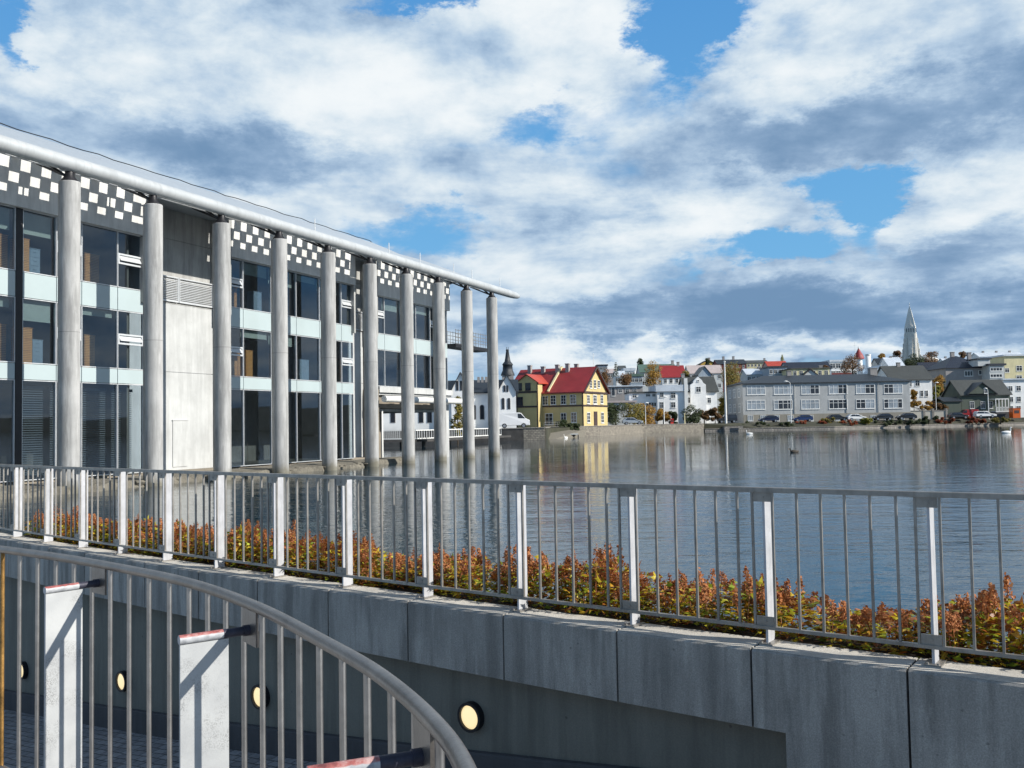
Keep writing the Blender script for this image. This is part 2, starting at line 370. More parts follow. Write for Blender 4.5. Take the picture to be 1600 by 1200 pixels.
# ------------------------------------------------------------------ light and sky
SUNAZ = (0.94, -0.34); SUNEL = RAD(31)
sv = Vector((SUNAZ[0], SUNAZ[1], 0)).normalized() * math.cos(SUNEL) + Vector((0, 0, math.sin(SUNEL)))
sd = bpy.data.lights.new('sun', 'SUN'); so = bpy.data.objects.new('sun', sd); COL.objects.link(so)
sd.energy = 5.0; sd.angle = RAD(.55); sd.color = (1, .95, .86)
so.rotation_euler = sv.to_track_quat('Z', 'Y').to_euler(); so.location = (30, -10, 40)
W = bpy.data.worlds.new('World'); S.world = W; W.use_nodes = True
def world():
    nt = W.node_tree; nt.nodes.clear()
    out = nd(nt, 'ShaderNodeOutputWorld'); bg = nd(nt, 'ShaderNodeBackground'); bg.inputs[1].default_value = .08
    nt.links.new(bg.outputs[0], out.inputs[0])
    sky = nd(nt, 'ShaderNodeTexSky', sky_type='NISHITA'); sky.sun_disc = False; sky.sun_elevation = SUNEL
    sky.sun_rotation = math.atan2(SUNAZ[0], SUNAZ[1]); sky.air_density = 1.0; sky.dust_density = .3; sky.ozone_density = 2.5
    d = nd(nt, 'ShaderNodeTexCoord').outputs['Generated']
    sx = nd(nt, 'ShaderNodeSeparateXYZ'); nt.links.new(d, sx.inputs[0]); X, Y, Z = sx.outputs
    az = math_(nt, 'ARCTAN2', X, Y); el = math_(nt, 'ARCSINE', Z)
    zz = math_(nt, 'ADD', math_(nt, 'MAXIMUM', Z, 0), .13)
    P = nd(nt, 'ShaderNodeCombineXYZ'); nt.links.new(math_(nt, 'DIVIDE', X, zz), P.inputs[0]); nt.links.new(math_(nt, 'DIVIDE', Y, zz), P.inputs[1])
    P = P.outputs[0]
    # clouds: the same field sampled twice, the second time towards the sun, gives each bank a lit and a shaded side
    def field(v): return noise(nt, v, .95, 9, .56, .25)
    f1 = field(P); f2 = field(mapping(nt, P, (1, 1, 1), (.30 * SUNAZ[0], .30 * SUNAZ[1], .05)))
    wisp = noise(nt, mapping(nt, P, (.55, 1.5, 1), (5, 2, 0), (0, 0, .2)), 1.6, 8, .6, .4)
    AE = nd(nt, 'ShaderNodeCombineXYZ'); nt.links.new(az, AE.inputs[0]); nt.links.new(el, AE.inputs[1]); AE = AE.outputs[0]
    wn = noise(nt, mapping(nt, AE, (1, 2, 1)), 4.5, 9, .66, 0, 1)
    wv = nd(nt, 'ShaderNodeVectorMath', operation='MULTIPLY_ADD'); nt.links.new(wn, wv.inputs[0]); wv.inputs[1].default_value = (.30, .17, 0); nt.links.new(AE, wv.inputs[2])
    AEw = nd(nt, 'ShaderNodeVectorMath', operation='SUBTRACT'); nt.links.new(wv.outputs[0], AEw.inputs[0]); AEw.inputs[1].default_value = (.15, .085, 0); AEw = AEw.outputs[0]
    def puff(v): return noise(nt, v, 6.5, 10, .6, .15)
    p1 = puff(mapping(nt, AE, (1, 1.7, 1))); p2 = puff(mapping(nt, AE, (1, 1.7, 1), (.022, .05, 0)))
    dens = math_(nt, 'MULTIPLY', math_(nt, 'SUBTRACT', f1, .5), 1.7)
    dens = math_(nt, 'ADD', dens, math_(nt, 'MULTIPLY', math_(nt, 'SUBTRACT', p1, .5), 1.35))
    dens = math_(nt, 'ADD', dens, math_(nt, 'MULTIPLY', math_(nt, 'SUBTRACT', wisp, .5), .5))
    lite = math_(nt, 'MULTIPLY', math_(nt, 'SUBTRACT', f1, f2), 2.3)
    lite = math_(nt, 'ADD', lite, math_(nt, 'MULTIPLY', math_(nt, 'SUBTRACT', wisp, .5), .4))
    lite = math_(nt, 'ADD', lite, math_(nt, 'MULTIPLY', math_(nt, 'SUBTRACT', p1, p2), 1.5))
    back = nd(nt, 'ShaderNodeMapRange', interpolation_type='SMOOTHSTEP'); nt.links.new(Y, back.inputs[0]); back.inputs[1].default_value = .25; back.inputs[2].default_value = -.35
    over = nd(nt, 'ShaderNodeMapRange', interpolation_type='SMOOTHSTEP'); nt.links.new(Z, over.inputs[0]); over.inputs[1].default_value = .5; over.inputs[2].default_value = .85
    dens = math_(nt, 'MULTIPLY_ADD', back.outputs[0], -.3, dens); dens = math_(nt, 'MULTIPLY_ADD', over.outputs[0], -.5, dens)
    lite = math_(nt, 'MULTIPLY_ADD', back.outputs[0], -.25, lite); lite = math_(nt, 'MULTIPLY_ADD', over.outputs[0], -.2, lite)
    for px, py, rx, ry, da, ba in BLOBS:
        dd = ray(px, py); a0 = math.atan2(dd.x, dd.y); e0 = math.asin(dd.normalized().z)
        m = mapping(nt, AEw, (F / rx, F / ry, 0), (-a0 * F / rx, -e0 * F / ry, 0))
        ln = nd(nt, 'ShaderNodeVectorMath', operation='LENGTH'); nt.links.new(m, ln.inputs[0])
        mr = nd(nt, 'ShaderNodeMapRange', interpolation_type='SMOOTHERSTEP'); nt.links.new(ln.outputs['Value'], mr.inputs[0])
        mr.inputs[1].default_value = 1.5; mr.inputs[2].default_value = 0.1; mr.inputs[3].default_value = 0; mr.inputs[4].default_value = 1
        g = mr.outputs[0]
        if da: dens = math_(nt, 'MULTIPLY_ADD', g, da, dens)
        if ba: lite = math_(nt, 'MULTIPLY_ADD', g, ba * (.62 if ba > 0 else .62), lite)
    cover = nd(nt, 'ShaderNodeMapRange', interpolation_type='SMOOTHSTEP'); nt.links.new(dens, cover.inputs[0])
    cover.inputs[1].default_value = -.62; cover.inputs[2].default_value = .10
    lr = nd(nt, 'ShaderNodeMapRange', interpolation_type='SMOOTHSTEP'); nt.links.new(lite, lr.inputs[0]); lr.inputs[1].default_value = -.82; lr.inputs[2].default_value = .66; lt = lr.outputs[0]
    cc = ramp(nt, lt, [(0, (1.7, 2.95, 4.75)), (.25, (2.8, 4.15, 6.0)), (.5, (4.6, 6.0, 7.6)), (.76, (6.9, 7.9, 8.7)), (1, (8.9, 9.35, 9.6))])
    blue = mixc(nt, .75, sky.outputs[0], ramp(nt, el, [(0, (4.5, 6.8, 9.0)), (.15, (1.6, 4.9, 8.6)), (.5, (.8, 3.4, 7.8)), (.8, (1.6, 2.5, 3.9)), (1.3, (1.5, 2.0, 2.8))]))
    c = mixc(nt, cover.outputs[0], blue, cc)
    nt.links.new(c, bg.inputs[0])
BLOBS = [  # centre and size of cloud banks / gaps as directions, density, brightness
    (700, 5, 130, 32, -1.0, 0), (1045, 45, 95, 75, -1.3, 0), (1110, 20, 80, 40, -.7, 0), (840, 185, 95, 45, -.55, .1), (1330, 275, 95, 50, -1.3, 0), (1375, 330, 50, 40, -.8, 0), (1190, 385, 130, 34, -1.0, .05),
    (660, 365, 150, 35, -.6, .1), (0, 20, 40, 40, -.9, 0), (1150, 265, 120, 30, -.4, 0), (1420, 385, 70, 28, -.55, 0),
    (420, 90, 300, 120, .7, .42), (120, 60, 160, 80, .5, .22), (120, 200, 230, 75, .6, -.5), (420, 235, 210, 40, .5, -.55), (620, 170, 130, 80, .5, .3), (880, 80, 120, 70, .5, .38),
    (1250, 505, 520, 60, .6, -.24), (1330, 190, 260, 40, .3, -.2), (1260, 120, 160, 28, .5, .3), (1330, 190, 330, 62, .8, -.62), (1560, 130, 130, 50, .6, -.2), (1480, 40, 200, 60, .4, .1), (1530, 315, 140, 50, .6, .40), (1190, 300, 150, 60, .7, .42),
    (950, 320, 150, 40, .5, -.35), (860, 400, 240, 50, .4, .22), (1500, 395, 170, 40, .6, -.45), (1180, 445, 330, 26, .5, .15), (1180, 490, 480, 45, .7, -.62), (900, 500, 120, 30, .4, -.35), (1500, 490, 220, 65, .6, -.55),
    (960, 555, 260, 20, .5, .55), (1250, 553, 170, 12, .4, .35), (1400, 555, 200, 14, .5, .25), (740, 300, 230, 50, .4, -.1), (250, 330, 250, 60, .4, .1)]
world()
S.view_settings.view_transform = 'Standard'; S.view_settings.look = 'None'; S.view_settings.exposure = .33; S.view_settings.gamma = 1
S.cycles.max_bounces = 10; S.cycles.transparent_max_bounces = 12

# ------------------------------------------------------------------ setting: water, terrain, near ground
def bankY(x):
    pts = [(-1500, 122), (4.3, 122), (5.5, 135), (10.5, 147), (14, 150), (25.5, 183), (39, 190), (66, 191), (115, 208), (300, 232), (900, 262), (4000, 300)]
    for (a, b), (c, d) in zip(pts, pts[1:]):
        if a <= x <= c: return b + (d - b) * (x - a) / (c - a)
    return 122
def tz(x, y):
    h = 1.6 + max(0, y - 240) * .078
    return min(h, 30 + max(0, (y - 604)) * .018, 37)
xs = [-4000, -1500, -600, -300, -150, -80, -40, -20, -8, 0, 4.3, 5.5, 8, 10.5, 14, 20, 25.5, 32, 39, 52, 66, 90, 115, 160, 220, 300, 420, 600, 900, 1500, 4000]
offs = [0, .02, 4, 12, 30, 60, 100, 160, 240, 340, 420, 560, 800, 1500, 4000, 9000]
v = []; fs = []
for x in xs:
    b = bankY(max(-1500, min(x, 4000)))
    for k, of in enumerate(offs):
        y = b + of; low = x >= 41
        v.append((x, y, -2 if k == 0 else ((.5 if low else 1.5) if k == 1 else tz(x, y))))
n = len(offs)
for i in range(len(xs) - 1):
    for k in range(n - 1): fs.append((i * n + k, (i + 1) * n + k, (i + 1) * n + k + 1, i * n + k + 1))
MB().add(v, fs).build('ground', M['grass'], fix=False, kind='structure')
# far road along the right bank and the paved quay on the left
def strip(name, x0, x1, o0, o1, z, mat):
    v = []; n = 24
    for i in range(n + 1):
        x = x0 + (x1 - x0) * i / n; b = bankY(x); v += [(x, b + o0, z), (x, b + o1, z)]
    MB().add(v, [(2 * i, 2 * i + 2, 2 * i + 3, 2 * i + 1) for i in range(n)]).build(name, mat, fix=False, kind='structure')
strip('road', 40, 400, 4.2, 10, 1.612, M['asphalt'])
strip('pavement', -60, 39, .7, 9, 1.612, M['paving'])
# near shore behind the camera, footpath, sunken ramp
RC = (.00793, -.7585, 7.49)
def railY(x): return RC[0] * x * x + RC[1] * x + RC[2]
def rail_frame(x):
    t = Vector((1, 2 * RC[0] * x + RC[1], 0)).normalized(); return Vector((x, railY(x), 0)), t, Vector((t.y, -t.x, 0))  # point, tangent, normal to camera side
def ramp_z(x): return -.80 + .143 * min(x, 2.4)
RX = []
x = -10.4
# arclength samples of the far rail
pts_x = [2.5]
while pts_x[-1] > -10.5:
    x = pts_x[-1]; t = rail_frame(x)[1]; pts_x.append(x - 1.028 * t.x)
pts_r = [2.5]
while pts_r[-1] < 6.2:
    x = pts_r[-1]; t = rail_frame(x)[1]; pts_r.append(x + 1.028 * t.x)
POSTX = sorted(set(pts_x + pts_r[1:]))           # x of every post
WT = .606
NR = [(-4.6, 5.65), (-3.9, 5.3), (-3.3, 4.92), (-2.8, 4.56), (-2.317, 4.203), (-1.867, 3.868), (-1.457, 3.517), (-1.096, 3.171), (-.761, 2.743), (-.482, 2.302), (-.275, 1.944), (-.117, 1.565), (-.05, 1.25), (-.01, .9), (.01, .5), (.02, 0), (.02, -.6)]
def catmull(P, m=24):
    out = []
    P = [Vector(p) for p in P]
    for i in range(len(P) - 1):
        p0, p1, p2, p3 = P[max(0, i - 1)], P[i], P[i + 1], P[min(len(P) - 1, i + 2)]
        for k in range(m):
            t = k / m; out.append(.5 * ((2 * p1) + (p2 - p0) * t + (2 * p0 - 5 * p1 + 4 * p2 - p3) * t * t + (3 * p1 - p0 - 3 * p2 + p3) * t ** 3))
    out.append(P[-1]); return out
NC = catmull(NR)
# footpath under the camera: left of the near rail
fp = [(p.x + .06, p.y + .08, .48) for p in NC] + [(.1, -20, .48), (-40, -20, .48), (-40, 5.9, .48)]
MB().slab(fp, (0, 0, -.25)).build('footpath', M['paving'], kind='structure')
mb = MB()
for a, b in zip(NC, NC[1:]):
    mb.add([(a.x + .05, a.y + .07, .23), (b.x + .05, b.y + .07, .23), (b.x + .05, b.y + .07, -3.5), (a.x + .05, a.y + .07, -3.5)], [(0, 1, 2, 3)])
inner = mb
v = []
for i in range(53):
    x = -20 + 34 * i / 52; p, t, nn = rail_frame(x); v.append((p.x - nn.x * .25, p.y - nn.y * .25, 0))
v = [(-1500, v[0][1], 0)] + v + [(4000, v[-1][1], 0)]; n = len(v)
v += [(a[0], 420, 0) for a in v]
MB().add(v, [(i, i + 1, n + i + 1, n + i) for i in range(n - 1)]).build('water', M['water'], fix=False, kind='structure')
v = []; fs = []; nx = 30
for i in range(nx + 1):
    x = -22 + 28.5 * i / nx; z = ramp_z(x); v += [(x, -8, z), (x, railY(x) + .12, z)]
MB().add(v, [(2 * i, 2 * i + 2, 2 * i + 3, 2 * i + 1) for i in range(nx)]).build('ramp', M['cobble'], fix=False, kind='structure')
MB().add([(-400, -400, -.2), (400, -400, -.2), (400, -8.0, -.2), (-400, -8.0, -.2)], [(0, 1, 2, 3)]).build('shore', M['paving'], fix=False, kind='structure')
v = []; fs = []
XS = [-18 + 24.6 * i / 40 for i in range(41)]
w_in = thing('ramp_side_wall', (-2, 4, 0), 0, 'low concrete wall under the near handrail beside the sunken cobbled ramp', 'wall')
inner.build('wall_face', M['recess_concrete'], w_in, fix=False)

# ------------------------------------------------------------------ far retaining wall
rw = thing('retaining_wall', (rail_frame(-2)[0].x, rail_frame(-2)[0].y, 0), 0, 'curved grey concrete wall between the sunken ramp and the lake, carrying the long railing', 'wall')
def sweep(mb, x0, x1, prof, step=.25, off0=0):
    """profile of (offset to camera side, z) swept along the rail curve"""
    n = max(1, int(abs(x1 - x0) / step)); vs = []; fs = []; m = len(prof)
    for i in range(n + 1):
        x = x0 + (x1 - x0) * i / n; p, t, nn = rail_frame(x)
        for o, z in prof:
            q = p + nn * o; vs.append((q.x, q.y, z(x) if callable(z) else z))
    for i in range(n):
        for k in range(m): fs.append((i * m + k, (i + 1) * m + k, (i + 1) * m + (k + 1) % m, i * m + (k + 1) % m))
    fs.append(tuple(range(m))); fs.append(tuple(range(n * m, n * m + m))[::-1])
    mb.add(vs, fs)
JX = [-.0 + .815 * k for k in range(-13, 8)]
JX = [-18, -17, -16, -15, -14, -13, -12.1, -11.15, -10.2, -9.2, -8.35, -7.45, -6.7, -5.95, -5.2, -4.09, -3.25, -2.45, -1.62, -.82, 0, .82, 1.63, 2.41, 3.2, 4.0, 4.8, 5.6, 6.4]
XEND = 1.80        # where the recess stops
for i, (a, b) in enumerate(zip(JX, JX[1:])):
    p = MB(); g = .006
    sweep(p, a + g, b - g, [(.17, .105), (.17, WT - .012), (.158, WT), (-.155, WT), (-.155, .105)])
    p.build('coping_panel', M['wall_concrete'], rw)
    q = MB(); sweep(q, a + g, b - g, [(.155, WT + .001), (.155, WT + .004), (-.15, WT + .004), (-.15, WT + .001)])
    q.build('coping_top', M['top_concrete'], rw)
    if b > XEND:
        q = MB(); sweep(q, max(a, XEND) + g, b - g, [(.168, -2.2), (.168, .1045), (-.15, .1045), (-.15, -2.2)])
        q.build('wall_panel', M['wall_concrete'], rw)
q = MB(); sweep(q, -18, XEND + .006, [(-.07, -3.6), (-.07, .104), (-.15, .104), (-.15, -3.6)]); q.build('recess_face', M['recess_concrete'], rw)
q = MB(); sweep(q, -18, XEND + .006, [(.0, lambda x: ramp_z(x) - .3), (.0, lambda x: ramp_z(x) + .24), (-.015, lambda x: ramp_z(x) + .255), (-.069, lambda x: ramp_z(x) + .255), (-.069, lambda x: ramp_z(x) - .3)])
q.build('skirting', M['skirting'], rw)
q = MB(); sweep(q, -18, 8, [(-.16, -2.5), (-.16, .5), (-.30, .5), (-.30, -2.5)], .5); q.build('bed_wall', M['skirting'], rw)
# planting bed
q = MB(); sweep(q, -7.6, 8, [(-.305, -2), (-.305, .57), (-.75, .54), (-.98, .30), (-1.25, -.6), (-1.25, -2)], .3); q.build('planting_bed', M['soil'], kind='structure')
# round lamps in the recess
lz = {0: (-.415, -.324), 1: (-2.645, -.623), 2: (-4.78, -.909), 3: (-6.965, -1.228)}
lab = ['round glowing wall lamp standing clear to the right of the near handrail', 'round wall lamp half hidden by a baluster beside the second near post plate', 'round wall lamp seen just right of the first near post plate', 'smallest and lowest round wall lamp at the far left of the ramp wall']
for k, (x, z) in lz.items():
    p, t, nn = rail_frame(x); o = p - nn * (-.02) + Vector((0, 0, z))
    o = p - nn * (.03) + Vector((0, 0, z))
    r = thing('wall_lamp', o, math.atan2(t.y, t.x), lab[k], 'lamp', 'round lamps along the ramp wall')
    def disc(mb, r0, r1, d0, d1, n=32):
        vs = []; fs = []
        prof = [(r0, d0), (r1, d0), (r1, d1), (r0, d1)]
        for j in range(n):
            a = 2 * math.pi * j / n
            for rr, dd in prof: vs.append(o + t * (rr * math.cos(a)) + Vector((0, 0, rr * math.sin(a))) + nn * dd)
        for j in range(n):
            for c in range(4): fs.append((j * 4 + c, ((j + 1) % n) * 4 + c, ((j + 1) % n) * 4 + (c + 1) % 4, j * 4 + (c + 1) % 4))
        mb.add(vs, fs, False)
    m = MB(); disc(m, .098, .122, -.04, .022); m.build('lamp_ring', M['black_steel'], r)
    m = MB(); prof = [(0.0, .016), (.05, .0145), (.085, .009), (.0975, .0)]
    vs = []; fs = []
    for rr, dd in prof[1:]:
        for j in range(32):
            a = 2 * math.pi * j / 32; vs.append(o + t * (rr * math.cos(a)) + Vector((0, 0, rr * math.sin(a))) + nn * dd)
    c0 = len(vs); vs.append(o + nn * .016)
    for i in range(2):
        for j in range(32): fs.append((i * 32 + j, i * 32 + (j + 1) % 32, (i + 1) * 32 + (j + 1) % 32, (i + 1) * 32 + j))
    for j in range(32): fs.append((j, (j + 1) % 32, c0))
    m.add(vs, fs, True).build('lamp_glass', M['lens'], r)

# ------------------------------------------------------------------ far railing
fr = thing('long_railing', (rail_frame(-2)[0].x, rail_frame(-2)[0].y, WT), 0, 'long slender steel railing with white plate posts along the top of the lakeside wall', 'railing')
HR = 1.045; BOT = .115; BW = .0145
xs_all = [POSTX[0] + (POSTX[-1] - POSTX[0]) * i / 160 for i in range(161)]
m = MB(); sweep(m, POSTX[0], POSTX[-1], [(.02, WT + HR - .034), (.02, WT + HR - .004), (.014, WT + HR), (-.014, WT + HR), (-.02, WT + HR - .004), (-.02, WT + HR - .034)], .2); m.build('top_rail', M['steel'], fr)
m = MB(); sweep(m, POSTX[0], POSTX[-1], [(.016, WT + BOT - .011), (.016, WT + BOT + .011), (-.016, WT + BOT + .011), (-.016, WT + BOT - .011)], .2); m.build('bottom_rail', M['steel'], fr)
vis_posts = [x for x in POSTX if -8.6 < x < 3.6]
nb = 0
for i, x in enumerate(vis_posts):
    p, t, nn = rail_frame(x)
    m = MB()   # plate set across the rail on the lake side, standing on the wall
    m.obox(p - nn * .012 - t * .008 + Vector((0, 0, WT + .004)), t * .016, -nn * .118, Vector((0, 0, HR - .05)))
    post = m.build('post', M['post_plate'], fr)
    m = MB(); m.obox(p + nn * .03 - t * .05 + Vector((0, 0, WT + .0045)), t * .1, -nn * .17, Vector((0, 0, .008)))
    for s_ in (-.03, .03): m.lathe(p + nn * .01 + t * s_ + Vector((0, 0, WT + .012)), [(.009, 0), (.009, .01)], 8)
    m.build('base_plate', M['steel'], post)
    for z0, hh in ((HR - .034 - .062, .062), (BOT + .011, .062)):
        m = MB(); m.obox(p - t * .062 + nn * .006 + Vector((0, 0, WT + z0)), t * .118, -nn * .01, Vector((0, 0, hh)))
        c = p + nn * .007 + Vector((0, 0, WT + z0 + hh / 2)); m.tube([c, c + nn * .004], .009, 8)
        m.build('bracket', M['steel'], post)
    # five bars in the bay to the right and two at the post
    xn = x + 1.028 * t.x
    for k in range(7):
        if nb >= 96: break
        s_ = -.068 + (1.028 / 7.0) * k if k else -.068
        s_ = [-.068, .062, .215, .36, .505, .65, .795][k] * 1.028 / .96
        xb = x + s_ * t.x; pb, tb, nb_ = rail_frame(xb); tilt = random.uniform(-.002, .002)
        m = MB(); m.obox(pb - tb * (BW / 2) + nb_ * .009 + Vector((0, 0, WT + BOT + .0)), tb * BW, -nb_ * .018, Vector((tilt, 0, HR - BOT - .03)))
        m.build('baluster', M['steel'], fr); nb += 1

# ------------------------------------------------------------------ near handrail
ZR = 1.58
nrl = thing('near_handrail', (NC[150].x, NC[150].y, .48), 0, 'curved tubular handrail sweeping down the lower left foreground with wide grey plate posts', 'railing')
arc = [0]
for a, b in zip(NC, NC[1:]): arc.append(arc[-1] + (b - a).length)
def at_arc(s):
    for i in range(len(arc) - 1):
        if arc[i] <= s <= arc[i + 1]:
            f = (s - arc[i]) / (arc[i + 1] - arc[i]); p = NC[i].lerp(NC[i + 1], f); t = (NC[min(i + 3, len(NC) - 1)] - NC[max(i - 2, 0)]).normalized()
            return Vector((p.x, p.y, 0)), Vector((t.x, t.y, 0)), Vector((t.y, -t.x, 0))
    return at_arc(arc[-1] - .001)
MB().tube([(p.x, p.y, ZR) for p in NC[::3]], .0165, 18).build('handrail', M['rail_steel'], nrl)
MB().tube([(p.x, p.y, .62) for p in NC[::3]], .012, 10).build('bottom_rail', M['rail_steel'], nrl)
def arc_of(px, py=None):      # arclength whose rail point is nearest to a sight line
    best = None
    for i, p in enumerate(NC):
        if p.y < .4: continue
        d = ray(px, 900); e = abs(p.x / p.y - d.x / d.y)
        if best is None or e < best[0]: best = (e, arc[i])
    return best[1]
s0 = arc_of(160); SP = .155
posts_s = [s0 + 8 * SP * k for k in (-2, -1, 0, 1, 2, 3)]
k = 0
s = s0 - SP * 24 + SP / 2
while s < arc[-1] - .05:
    if s > .02:
        p, t, nn = at_arc(s)
        mt = M['rust_steel'] if k == 18 else M['bright_steel']
        o = MB().tube([p + Vector((0, 0, .61)), p + Vector((0, 0, ZR - .006))], .0085, 12).build('baluster', mt, nrl)
        if k == 18: o['label'] = 'rust stained orange baluster'
    k += 1; s += SP
for s in posts_s:
    if s < 0 or s > arc[-1]: continue
    p, t, nn = at_arc(s); nn = -nn if nn.x > 0 else nn
    m = MB(); w0, w1 = .075, .212; zt = ZR - .084
    m.obox(p + nn * w0 - t * .006 + Vector((0, 0, .49)), nn * (w1 - w0), t * .012, Vector((0, 0, zt - .49)))
    post = m.build('post_plate', M['plate_paint'], nrl)
    za = ZR - .070; MB().tube([p + nn * (w1 + .002) + Vector((0, 0, za)), p + nn * .09 + Vector((0, 0, za))], .0135, 14).build('rolled_cap', M['arm'], post)
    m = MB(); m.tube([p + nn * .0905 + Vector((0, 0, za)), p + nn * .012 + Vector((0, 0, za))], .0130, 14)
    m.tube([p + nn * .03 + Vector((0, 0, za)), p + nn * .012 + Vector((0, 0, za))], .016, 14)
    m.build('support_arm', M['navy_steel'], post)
    m = MB(); m.obox(p + nn * .012 - t * .055 + Vector((0, 0, ZR - .112)), t * .11, -nn * .008, Vector((0, 0, .1)))
    m.build('bracket', M['rail_steel'], post)

# ------------------------------------------------------------------ shrubs in the bed
def plant_meshes(seed):
    R = random.Random(seed); a = MB(); b = MB()
    for i in range(190):      # leaves: bent three-lobed blades in a mound
        th = R.uniform(0, 6.28); r = .20 * math.sqrt(R.random()); z = R.uniform(.0, .33) * (1 - (r / .22) ** 2 * .35)
        c = Vector((r * math.cos(th), r * math.sin(th), z)); L = R.uniform(.035, .058); w = L * R.uniform(.55, .8)
        d = Vector((math.cos(th) + R.uniform(-.8, .8), math.sin(th) + R.uniform(-.8, .8), R.uniform(-.2, .9))).normalized()
        sdv = d.cross(Vector((R.uniform(-.3, .3), R.uniform(-.3, .3), 1))).normalized(); up = sdv.cross(d)
        a.add([c, c + d * L * .45 + sdv * w, c + d * L * .6 + sdv * w * .35 + up * .006, c + d * L * 1.5 - up * .008, c + d * L * .6 - sdv * w * .35 + up * .006, c + d * L * .45 - sdv * w],
              [(0, 1, 2), (0, 2, 4), (2, 3, 4), (0, 4, 5)])
    np_ = R.choice((5, 7, 10))
    for i in range(np_):      # plumes: an upright stem with short sprays of tiny seed heads
        th = R.uniform(0, 6.28); r = .17 * math.sqrt(R.random()); x, y = r * math.cos(th), r * math.sin(th)
        H = R.uniform(.27, .39); lean = Vector((R.uniform(-.06, .06), R.uniform(-.06, .06), 0))
        base = Vector((x, y, .08)); H *= R.uniform(.85, 1.15); top = Vector((x, y, H)) + lean
        b.bar(base, top, .004, .004)
        n = 80
        for j in range(n):
            f = R.uniform(.62, 1.0); c = base.lerp(top, f); rad = .085 * (1.05 - f) + .012
            a2 = R.uniform(0, 6.28); e = c + Vector((math.cos(a2) * rad * R.uniform(.2, 1), math.sin(a2) * rad * R.uniform(.2, 1), R.uniform(.0, .03)))
            q = R.uniform(.005, .0105); u = Vector((R.uniform(-1, 1), R.uniform(-1, 1), R.uniform(-1, 1))).normalized(); w = u.orthogonal().normalized()
            b.add([e + u * q * 1.6, e + w * q, e - u * q * 1.2, e - w * q], [(0, 1, 2, 3)])
    return a, b
protos = []
def shrub(p, rz, sc, kind):
    g = 'autumn shrubs in the bed behind the long railing'
    lb = 'low shrub with rusty plumes over yellow green leaves behind the long railing'
    while len(protos) <= kind:
        a, b = plant_meshes(50 + len(protos))
        r = thing('low_shrub', (0, 0, 0), 0, lb, 'shrub', g)
        a.build('leaves', M['leaf_mix'], r, fix=False); b.build('plumes', M['plume'], r, fix=False)
        protos.append([r, False])
    r, used = protos[kind]
    o = r if not used else copy_tree(r)
    protos[kind][1] = True
    o.location = p; o.rotation_euler = (0, 0, rz); o.scale = sc
R = random.Random(11)
x = -7.2
while x < 4.2:
    dens = 1.0
    for row, off in enumerate((-.40, -.62, -.84)):
        p, t, nn = rail_frame(x + R.uniform(-.06, .06)); q = p + nn * (off + R.uniform(-.05, .05))
        hgt = .98 + .13 * math.sin(x * 1.9 + 1.2) + .13 * math.sin(x * 5.3) + R.uniform(-.15, .15)
        if x < -5.5: hgt *= .85
        if row == 2 and R.random() < .25: continue
        sc = R.uniform(.9, 1.12)
        shrub((q.x, q.y, .57 - (.0, .03, .12)[row]), R.uniform(0, 6.28), (sc, sc, sc * max(.6, hgt) * (1, 1.05, 1.2)[row]), R.randrange(7))
    x += .27
# ------------------------------------------------------------------ the lakeside hall
TH = RAD(24.04); bt = Vector((math.sin(TH), math.cos(TH), 0)); bn = Vector((math.cos(TH), -math.sin(TH), 0)); C1 = Vector((-15.30, 32.0, 0))
def B(s, u, z): return C1 + bt * s + bn * u + Vector((0, 0, z))          # s along the colonnade, u out towards the lake
ch = thing('lakeside_hall', B(12, -8, 0), math.pi / 2 - TH, 'modern concrete and glass hall with tall round columns standing in the lake', 'building')
def bbox(m, s0, s1, u0, u1, z0, z1): return m.obox(B(s0, u0, z0), bt * (s1 - s0), bn * (u1 - u0), Vector((0, 0, z1 - z0)))
U = -2.2
SP_C = 3.82
for i in range(-1, 10):
    s = i * SP_C
    m = MB(); m.lathe(B(s, 0, 0), [(.375, -1.5), (.375, 10.77)], 40, .88, 1.04, math.pi / 2 - TH, cap=False); m.lathe(B(s, 0, 0), [(.375, 10.77), (.36, 10.8)], 40, .88, 1.04, math.pi / 2 - TH)
    c = m.build('column', M['col_concrete'], ch)
    m = MB(); m.lathe(B(s, 0, 0), [(.31, 10.8), (.28, 10.86), (.17, 11.0), (.14, 11.3)], 20)
    for sg in (-1, 1): m.bar(B(s + sg * .05, -.05, 10.98), B(s + sg * .75, -.5, 11.5), .06, .08)
    m.bar(B(s, -.05, 11.0), B(s, -1.6, 11.68), .07, .09)
    m.build('column_cap', M['black_steel'], c)
# tubular eave with a tapered tip
s_end = 38.95
path = [(-11, .27), (s_end - 2.2, .27), (s_end - 1.4, .262), (s_end - .8, .235), (s_end - .3, .18), (s_end - .08, .11), (s_end, .03)]
pp = []
for k in range(28): pp.append((-11 + (s_end - 2.2 + 11) * k / 27, .27))
pp += path[2:]
MB().tube([B(s, .08, 11.43) for s, r in pp], [r for s, r in pp], 24).build('eave_tube', M['tube_metal'], ch)
